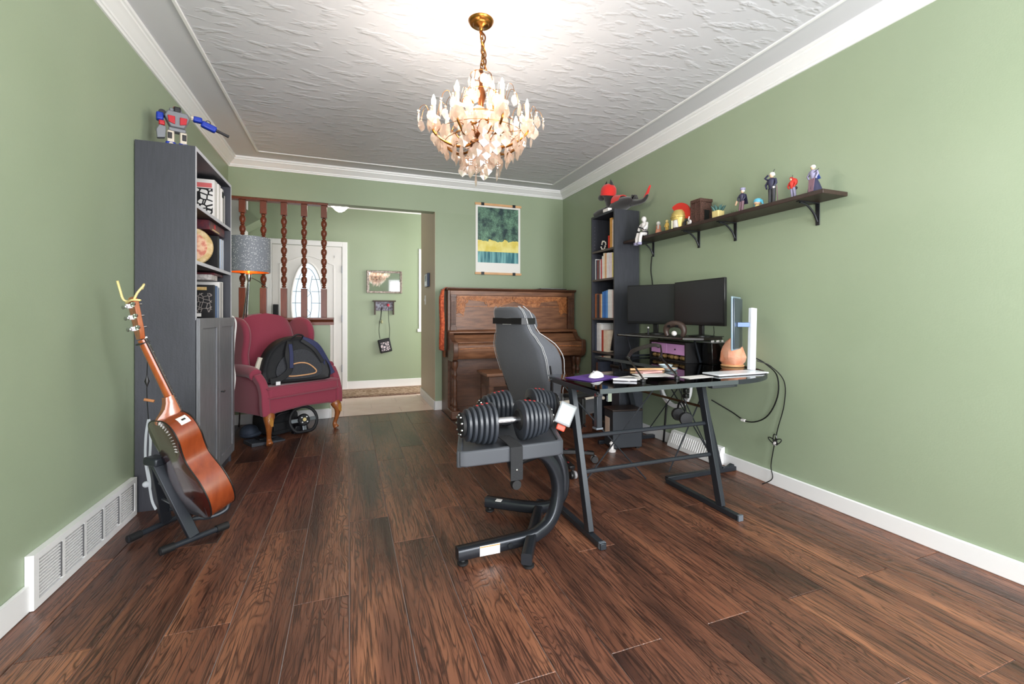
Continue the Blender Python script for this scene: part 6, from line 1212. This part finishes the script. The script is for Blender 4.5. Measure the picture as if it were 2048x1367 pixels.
# phone cradle on a stalk behind the tray
ph = thing('phone_holder', 'small white tablet in a holder with red clip beside the dumbbells', 'phone holder', (1.03, 1.985, 0)); Mt = Matrix.Translation((1.015, 1.965, .565)) @ rotm('Z', -27) @ rotm('Y', 22) @ rotm('X', -12)
MB(Mt).box(-.042, .042, -.006, .006, -.055, .055).build('housing', mat('pale_grey_plastic', (160, 163, 166), .4), ph, bev=.012, seg=3); MB(Mt).box(-.036, .036, -.008, -.006, -.045, .045).build('glass_face', mat('pale_screen', (168, 186, 192), .2), ph, bev=.006); MB(Mt).box(-.02, .024, -.012, .012, -.085, -.057).build('red_clip', mat('orange_red_plastic', (222, 84, 60), .4), ph, bev=.005)
MB().tube(smooth_path([(1.00, 1.97, .49), (.985, 2.00, .44), (.98, 2.02, .40)], 4), .007, 8).build('stalk', BZ, ph); MB().box(.955, 1.005, 2.0, 2.04, .385, .41).build('stand_clamp', BZ, ph, bev=.004)
# ---------------------------------------------------------------- guitar on its stand
SPR = mat('mahogany_gloss', (112, 46, 22), .25, var=(7, (142, 66, 32), .3, (6, 6, 1)), coat=.25); DRKB = mat('dark_red_back_gloss', (58, 16, 14), .12, coat=.8); NECKW = mat('amber_neck_wood', (146, 68, 28), .22, var=(10, (170, 88, 40), .25, (8, 8, 1)), coat=.5); BIND = mat('black_binding', (22, 20, 20), .4); TOPW = mat('spruce_top', (196, 140, 80), .3)
cX = Vector((math.cos(YAW), -math.sin(YAW), 0)); cZ = Vector((math.sin(YAW), math.cos(YAW), 0)); UP = Vector((0, 0, 1))
gr_ = (cX*-.64+cZ*.77).normalized(); gq_ = (cX*.77+cZ*.64).normalized()   # horizontal axes of the guitar's lean
u_ = (gq_*-.35+UP*.937).normalized(); p_ = (gq_*.937+UP*.35).normalized()
n__ = (p_*.951+gr_*.309).normalized(); w__ = (p_*.309-gr_*.951).normalized()
G0 = cX*((444-1024)/880*2.10)+cZ*2.10+UP*(1.06-(1000-629)/880*2.10)
GM = Matrix(((w__.x, u_.x, n__.x, G0.x), (w__.y, u_.y, n__.y, G0.y), (w__.z, u_.z, n__.z, G0.z), (0, 0, 0, 1)))
# local axes: x width, y along the neck, z out of the soundboard
gt = thing('acoustic_guitar', 'glossy red brown acoustic guitar leaning on a black stand', 'guitar', (G0.x, G0.y, 0)); 
half = [(0, 0), (.09, .004), (.15, .03), (.185, .085), (.19, .14), (.172, .20), (.135, .255), (.122, .29), (.128, .335), (.142, .38), (.138, .425), (.11, .46), (.06, .476), (0, .478)]
outl = half+[(-x, y) for x, y in half[-2:0:-1]]
ol_ = [(p.x, p.y) for p in smooth_path([(a, b, 0) for a, b in outl], 5, closed=True)]
dpt = lambda y: -.105+.02*(y/.48)
MB(GM).loft([[(x, y, dpt(y)) for x, y in ol_], [(x, y, 0) for x, y in ol_]], caps=False).build('ribs', SPR, gt, sharp=60)
MB(GM).prism(ol_, 0, .003, 'z').build('soundboard', TOPW, gt)
bk_ = MB(GM).loft([[(x*.999, y*.999+.0003, dpt(y)) for x, y in ol_], [(x*.97, .239+(y-.239)*.97, dpt(y)-.006) for x, y in ol_], [(x*.5, .239+(y-.239)*.5, dpt(y)-.012) for x, y in ol_]]).build('back', DRKB, gt, sharp=60)
MB(GM).tube([(x*1.002, .239+(y-.239)*1.002, dpt(y)) for x, y in ol_], .0032, 6, closed=True).build('binding', BIND, gt); MB(GM).tube([(x*1.002, .239+(y-.239)*1.002, .001) for x, y in ol_], .0032, 6, closed=True).build('binding', BIND, gt)
MB(GM).loft([[(-.022*q_, y_, z_), (.022*q_, y_, z_), (.028, y_, z_*.55), (.028, y_, .002), (-.028, y_, .002), (-.028, y_, z_*.55)] for y_, z_, q_ in ((.462, -.093, .35), (.474, -.092, .4), (.487, -.08, .6), (.50, -.062, .8), (.515, -.046, .95), (.535, -.034, 1.0), (.56, -.025, 1.0))]).build('neck_heel', NECKW, gt, sharp=60)
MB(GM).loft([[(.027*math.cos(a), .54, -.001+.021*min(0, math.sin(a))) for a in [2*PI*k/16 for k in range(16)]], [(.022*math.cos(a), .83, -.001+.017*min(0, math.sin(a))) for a in [2*PI*k/16 for k in range(16)]]]).build('neck', NECKW, gt, sharp=70)
MB(GM).prism([(-.027, .36), (.027, .36), (.022, .835), (-.022, .835)], .002, .008, 'z').build('fretboard', mat('rosewood', (44, 26, 22), .4), gt)
for k in range(14):
    y = .835-.62*(1-2**(-(k+1)/12)); MB(GM).bar((-.024, y, .0085), (.024, y, .0085), .002, .0015, up=n__).build('fret', CHR, gt)
HM = GM @ Matrix.Translation((0, .832, 0)) @ rotm('X', 12)
MB(HM).prism([(-.024, 0), (.024, 0), (.034, .04), (.037, .17), (.015, .185), (-.015, .185), (-.037, .17), (-.034, .04)], -.014, .004, 'z').build('headstock', NECKW, gt, bev=.002)
MB(GM).box(-.024, .024, .832, .838, .0, .012).build('nut', WHT, gt)
for s in (-1, 1):
    for k in range(3):
        y = .05+.05*k; tn = MB(HM).box(s*.032-.006, s*.032+.006, y-.009, y+.009, -.024, -.0145).build('tuner_gear', CHR, gt); MB(HM).tube([(s*.032, y, -.024), (s*.058, y, -.024)], .0035, 6).build('tuner_shaft', CHR, tn); MB(HM).sphere((s*.066, y, -.024), (.011, .009, .005), 8, 6).build('tuner_knob', CHR, tn); MB(HM).cyl((s*.022, y, .004), (s*.022, y, .016), .004, .004, 8).build('string_post', CHR, tn)
for k in range(6): MB(GM).tube([(-.019+.0076*k, .14, .010), (-.016+.0064*k, .832, .0125)], .0007, 4).build('string', CHR, gt)
MB(GM).box(-.075, .075, .128, .155, .003, .011).build('bridge', mat('rosewood', (44, 26, 22)), gt, bev=.003)
# white cord round the head, sticker on the rib, decal on the back
MB(HM).tube(smooth_path([(-.03, .165, -.02), (.03, .17, -.016), (.04, .165, .008), (-.035, .172, .006), (-.05, .18, -.02), (-.055, .23, -.025), (-.045, .265, -.03)], 5), .0045, 6).build('cord_tie', CREAM, gt); MB(HM).tube(smooth_path([(.03, .17, -.01), (.02, .20, .01), (.03, .225, .03), (.015, .235, .04), (.012, .215, .03)], 5), .0045, 6).build('cord_tie', CREAM, gt)
MB(GM).tube([(-.025, .815, -.02), (.025, .815, -.02), (.026, .815, .012), (-.026, .815, .012)], .004, 6, closed=True).build('capo_band', BIND, gt)
def rib_pt(t0, zz, off=.0012):
    i = int(t0*len(ol_)); a = ol_[i]; b = ol_[(i+1) % len(ol_)]; d = Vector((b[0]-a[0], b[1]-a[1], 0)).normalized(); nn = Vector((d.y, -d.x, 0)); return Vector((a[0], a[1], zz))+nn*off
def rib_patch(t0, t1, z0_, z1_, off, nm, m):
    i0, i1 = int(t0*len(ol_)), int(t1*len(ol_)); mb = MB(GM); rg_ = []
    for k in range(i0, i1+1):
        t = (k+.001)/len(ol_); rg_.append([rib_pt(t, z0_, off), rib_pt(t, z1_, off), rib_pt(t, z1_, off+.0008), rib_pt(t, z0_, off+.0008)])
    mb.loft(rg_).build(nm, m, gt)
rib_patch(.405, .44, -.05, -.012, .0006, 'rib_sticker', PAPERW); rib_patch(.418, .43, -.038, -.022, .0016, 'sticker_print', BIND)
arc = [(.118*math.cos(a), .385+.10*math.sin(a)) for a in [-.55+1.75*k/12 for k in range(13)]]
for k in range(12):
    (xa, ya), (xb, yb) = arc[k], arc[k+1]; xm_, ym_ = (xa+xb)/2, (ya+yb)/2
    MB(GM).tube([(xm_*.93, .385+(ym_-.385)*.9, dpt(ym_)-.0085), (xm_*1.03, .385+(ym_-.385)*1.03, dpt(ym_)-.0045)], 1, prof=[(-.006, -.0008), (.006, -.0008), (.006, .0008), (-.006, .0008)], up=-n__).build('decal_letter', mat('pale_decal', (206, 206, 204), .4), gt)
# strap hanging behind
SG = mat('grey_white_webbing', (196, 200, 208), .7); 
gs_ = thing('guitar_strap', 'pale webbing strap hanging from the guitar heel', 'strap', (-1.0, 2.62, .1))
def cpt(u, v, d): return cX*((u-1024)/880*d)+cZ*d+UP*(1.06-(v-629)/880*d)
MB().tube(smooth_path([cpt(297, 838, 2.20), cpt(292, 870, 2.18), cpt(291, 920, 2.18), cpt(298, 965, 2.17), cpt(304, 1000, 2.14), cpt(312, 1018, 2.12)], 5), 1, prof=[(-.006, -.001), (.006, -.001), (.006, .001), (-.006, .001)], up=tuple(-cZ)).build('strap_band', SG, gs_); MB().tube(smooth_path([cpt(298, 838, 2.19), cpt(301, 880, 2.17), cpt(299, 930, 2.17), cpt(300, 975, 2.16)], 5), 1, prof=[(-.006, -.001), (.006, -.001), (.006, .001), (-.006, .001)], up=tuple(-cZ)).build('strap_band', SG, gs_)
MB().sphere(cpt(293, 968, 2.165), (.018, .014, .016), 8, 6).build('strap_knot', SG, gs_)
tg = thing('tag_string', 'black cord with bead and wooden tag hanging from the guitar neck', 'tag', (-1.0, 2.6, .6)); MB().tube(smooth_path([cpt(296, 700, 2.16), cpt(294, 745, 2.17), cpt(294, 795, 2.18), cpt(297, 838, 2.19)], 4), .0018, 5).build('cord', BIND, tg); MB().lathe([(.001, -.03), (.011, 0), (.001, .03)], tuple(cpt(294, 762, 2.17)), 8).build('bead', BIND, tg); MB(Matrix.Translation(cpt(298, 800, 2.175)) @ rotm('Y', 15)).cyl((-.02, 0, 0), (.022, 0, 0), .007, .007, 10).build('wood_tag', mat('carved_tan_wood', (180, 120, 76), .5), tg)
# A-frame stand
gs = thing('guitar_stand', 'black folding A frame guitar stand under the guitar', 'guitar stand', (-.78, 2.52, 0)); GSM = mat('black_stand_steel', (46, 50, 57), .38, .3)
MB().cyl((-.955, 2.525, .022), (-.765, 2.80, .022), .013, .013, 12).build('base_bar', GSM, gs); MB().cyl((-.775, 2.345, .022), (-.56, 2.53, .022), .013, .013, 12).build('base_bar', GSM, gs)
for a, b in (((-.955, 2.525), (-.925, 2.57)), ((-.79, 2.765), (-.765, 2.80)), ((-.775, 2.345), (-.735, 2.38)), ((-.60, 2.495), (-.56, 2.53))): MB().cyl((a[0], a[1], .022), (b[0], b[1], .022), .018, .018, 12).build('rubber_end', RUB, gs)
apex = V(-.815, 2.505, .375)-Vector((n__.x, n__.y, 0))*.03
MB().bar((-.855, 2.665, .03), apex+V(-.012, .02, 0), .045, .025, up=(.7, -.7, 0)).build('upright', GSM, gs, bev=.003); MB().bar((-.675, 2.435, .03), apex+V(.012, -.02, 0), .045, .025, up=(.7, -.7, 0)).build('upright', GSM, gs, bev=.003)
MB(Matrix.Translation(apex) @ rotm('Z', -40)).box(-.045, .045, -.03, .03, -.01, .028).build('hinge_cap', GSM, gs, bev=.008)
for z in (.15, .25): MB().bar(V(-.855, 2.665, .03).lerp(apex, z/.375), V(-.675, 2.435, .03).lerp(apex, z/.375), .012, .006).build('lock_strut', mat('grey_link', (120, 124, 130), .35, .7), gs)
def cradle(a, off): MB().tube(smooth_path([a, a+V(.03, .02, -.005), a+V(.06, .035, -.015), a+V(.10, .055, -.015), a+V(.135, .075, .0), a+V(.145, .08, .035)], 4), .010, 8).build('cradle_arm', GSM, gs)
cradle(V(-.70, 2.46, .10), 0); cradle(V(-.83, 2.62, .10), 0)
# ---------------------------------------------------------------- floor lamp with drum shade behind the bookcase
def shade_mat():
    m = bpy.data.materials.new('perforated_grey_shade'); m.use_nodes = True; nt = m.node_tree; b = nt.nodes['Principled BSDF']; L = nt.links.new; tc = nd(nt, 'ShaderNodeTexCoord')
    v = nd(nt, 'ShaderNodeTexVoronoi'); v.inputs['Scale'].default_value = 70; L(tc.outputs['Object'], v.inputs['Vector']); r = nd(nt, 'ShaderNodeValToRGB'); r.color_ramp.elements[0].position = .22; r.color_ramp.elements[1].position = .3; r.color_ramp.elements[0].color = lin((224, 226, 230)); r.color_ramp.elements[1].color = lin((138, 143, 152)); L(v.outputs['Distance'], r.inputs[0]); L(r.outputs[0], b.inputs['Base Color']); b.inputs['Roughness'].default_value = .6
    return m
lmp = thing('floor_lamp', 'chrome floor lamp with perforated grey drum shade by the spindles', 'floor lamp', (-.88, 4.60, 0)); lc = (-.845, 4.58)
MB().lathe([(.168, 1.445), (.17, 1.445), (.17, 1.755), (.168, 1.755), (.168, 1.445)], (lc[0], lc[1], 0), 40).build('shade', shade_mat(), lmp); MB().lathe([(.1665, 1.447), (.1665, 1.753)], (lc[0], lc[1], 0), 40, caps=False).build('shade_lining', mat('copper_lining', (190, 110, 44), .3, .6), lmp)
MB().tube([(lc[0]+.166*math.cos(2*PI*k/32), lc[1]+.166*math.sin(2*PI*k/32), 1.446) for k in range(32)], .003, 5, closed=True).build('shade_ring', CHR, lmp)
MB().lathe([(.012, 1.36), (.02, 1.38), (.024, 1.43), (.016, 1.46), (.012, 1.52)], (lc[0], lc[1]-.02, 0), 14).build('socket', CHR, lmp); MB().sphere((lc[0], lc[1]-.02, 1.56), (.03, .03, .038), 12, 8).build('bulb', mat('warm_lamp_bulb', (255, 230, 190), .4, emis=((255, 206, 140), 60)), lmp)
for a in (0, 2.1, 4.2): MB().cyl((lc[0], lc[1]-.02, 1.50), (lc[0]+.165*math.cos(a), lc[1]+.165*math.sin(a), 1.50), .003, .003, 5).build('shade_spoke', CHR, lmp)
for (x, y, e) in ((-1.0, 4.50, 0), (-.97, 4.79, 1), (-1.03, 4.66, 2)):
    MB().cyl((lc[0], lc[1]-.02, 1.40), (x, y, .0), .007, .007, 10).build('leg', CHR if e < 2 else BZ, lmp)
MB().tube(smooth_path([(lc[0]+.01, lc[1]-.02, 1.40), (lc[0]+.08, lc[1]+.02, 1.36), (lc[0]+.13, lc[1]+.1, 1.31)], 4), .003, 5).build('cord', BZ, lmp)
cw = thing('power_strip_cord', 'white cord draped down the far end of the bookcase', 'cord', (-.82, 3.76, .5)); MB().tube(smooth_path([(-.80, 3.74, 1.05), (-.775, 3.735, 1.0), (-.785, 3.73, .85), (-.79, 3.735, .7), (-.78, 3.73, .6), (-.79, 3.735, .5)], 5), .006, 6).build('cord', WHT, cw)
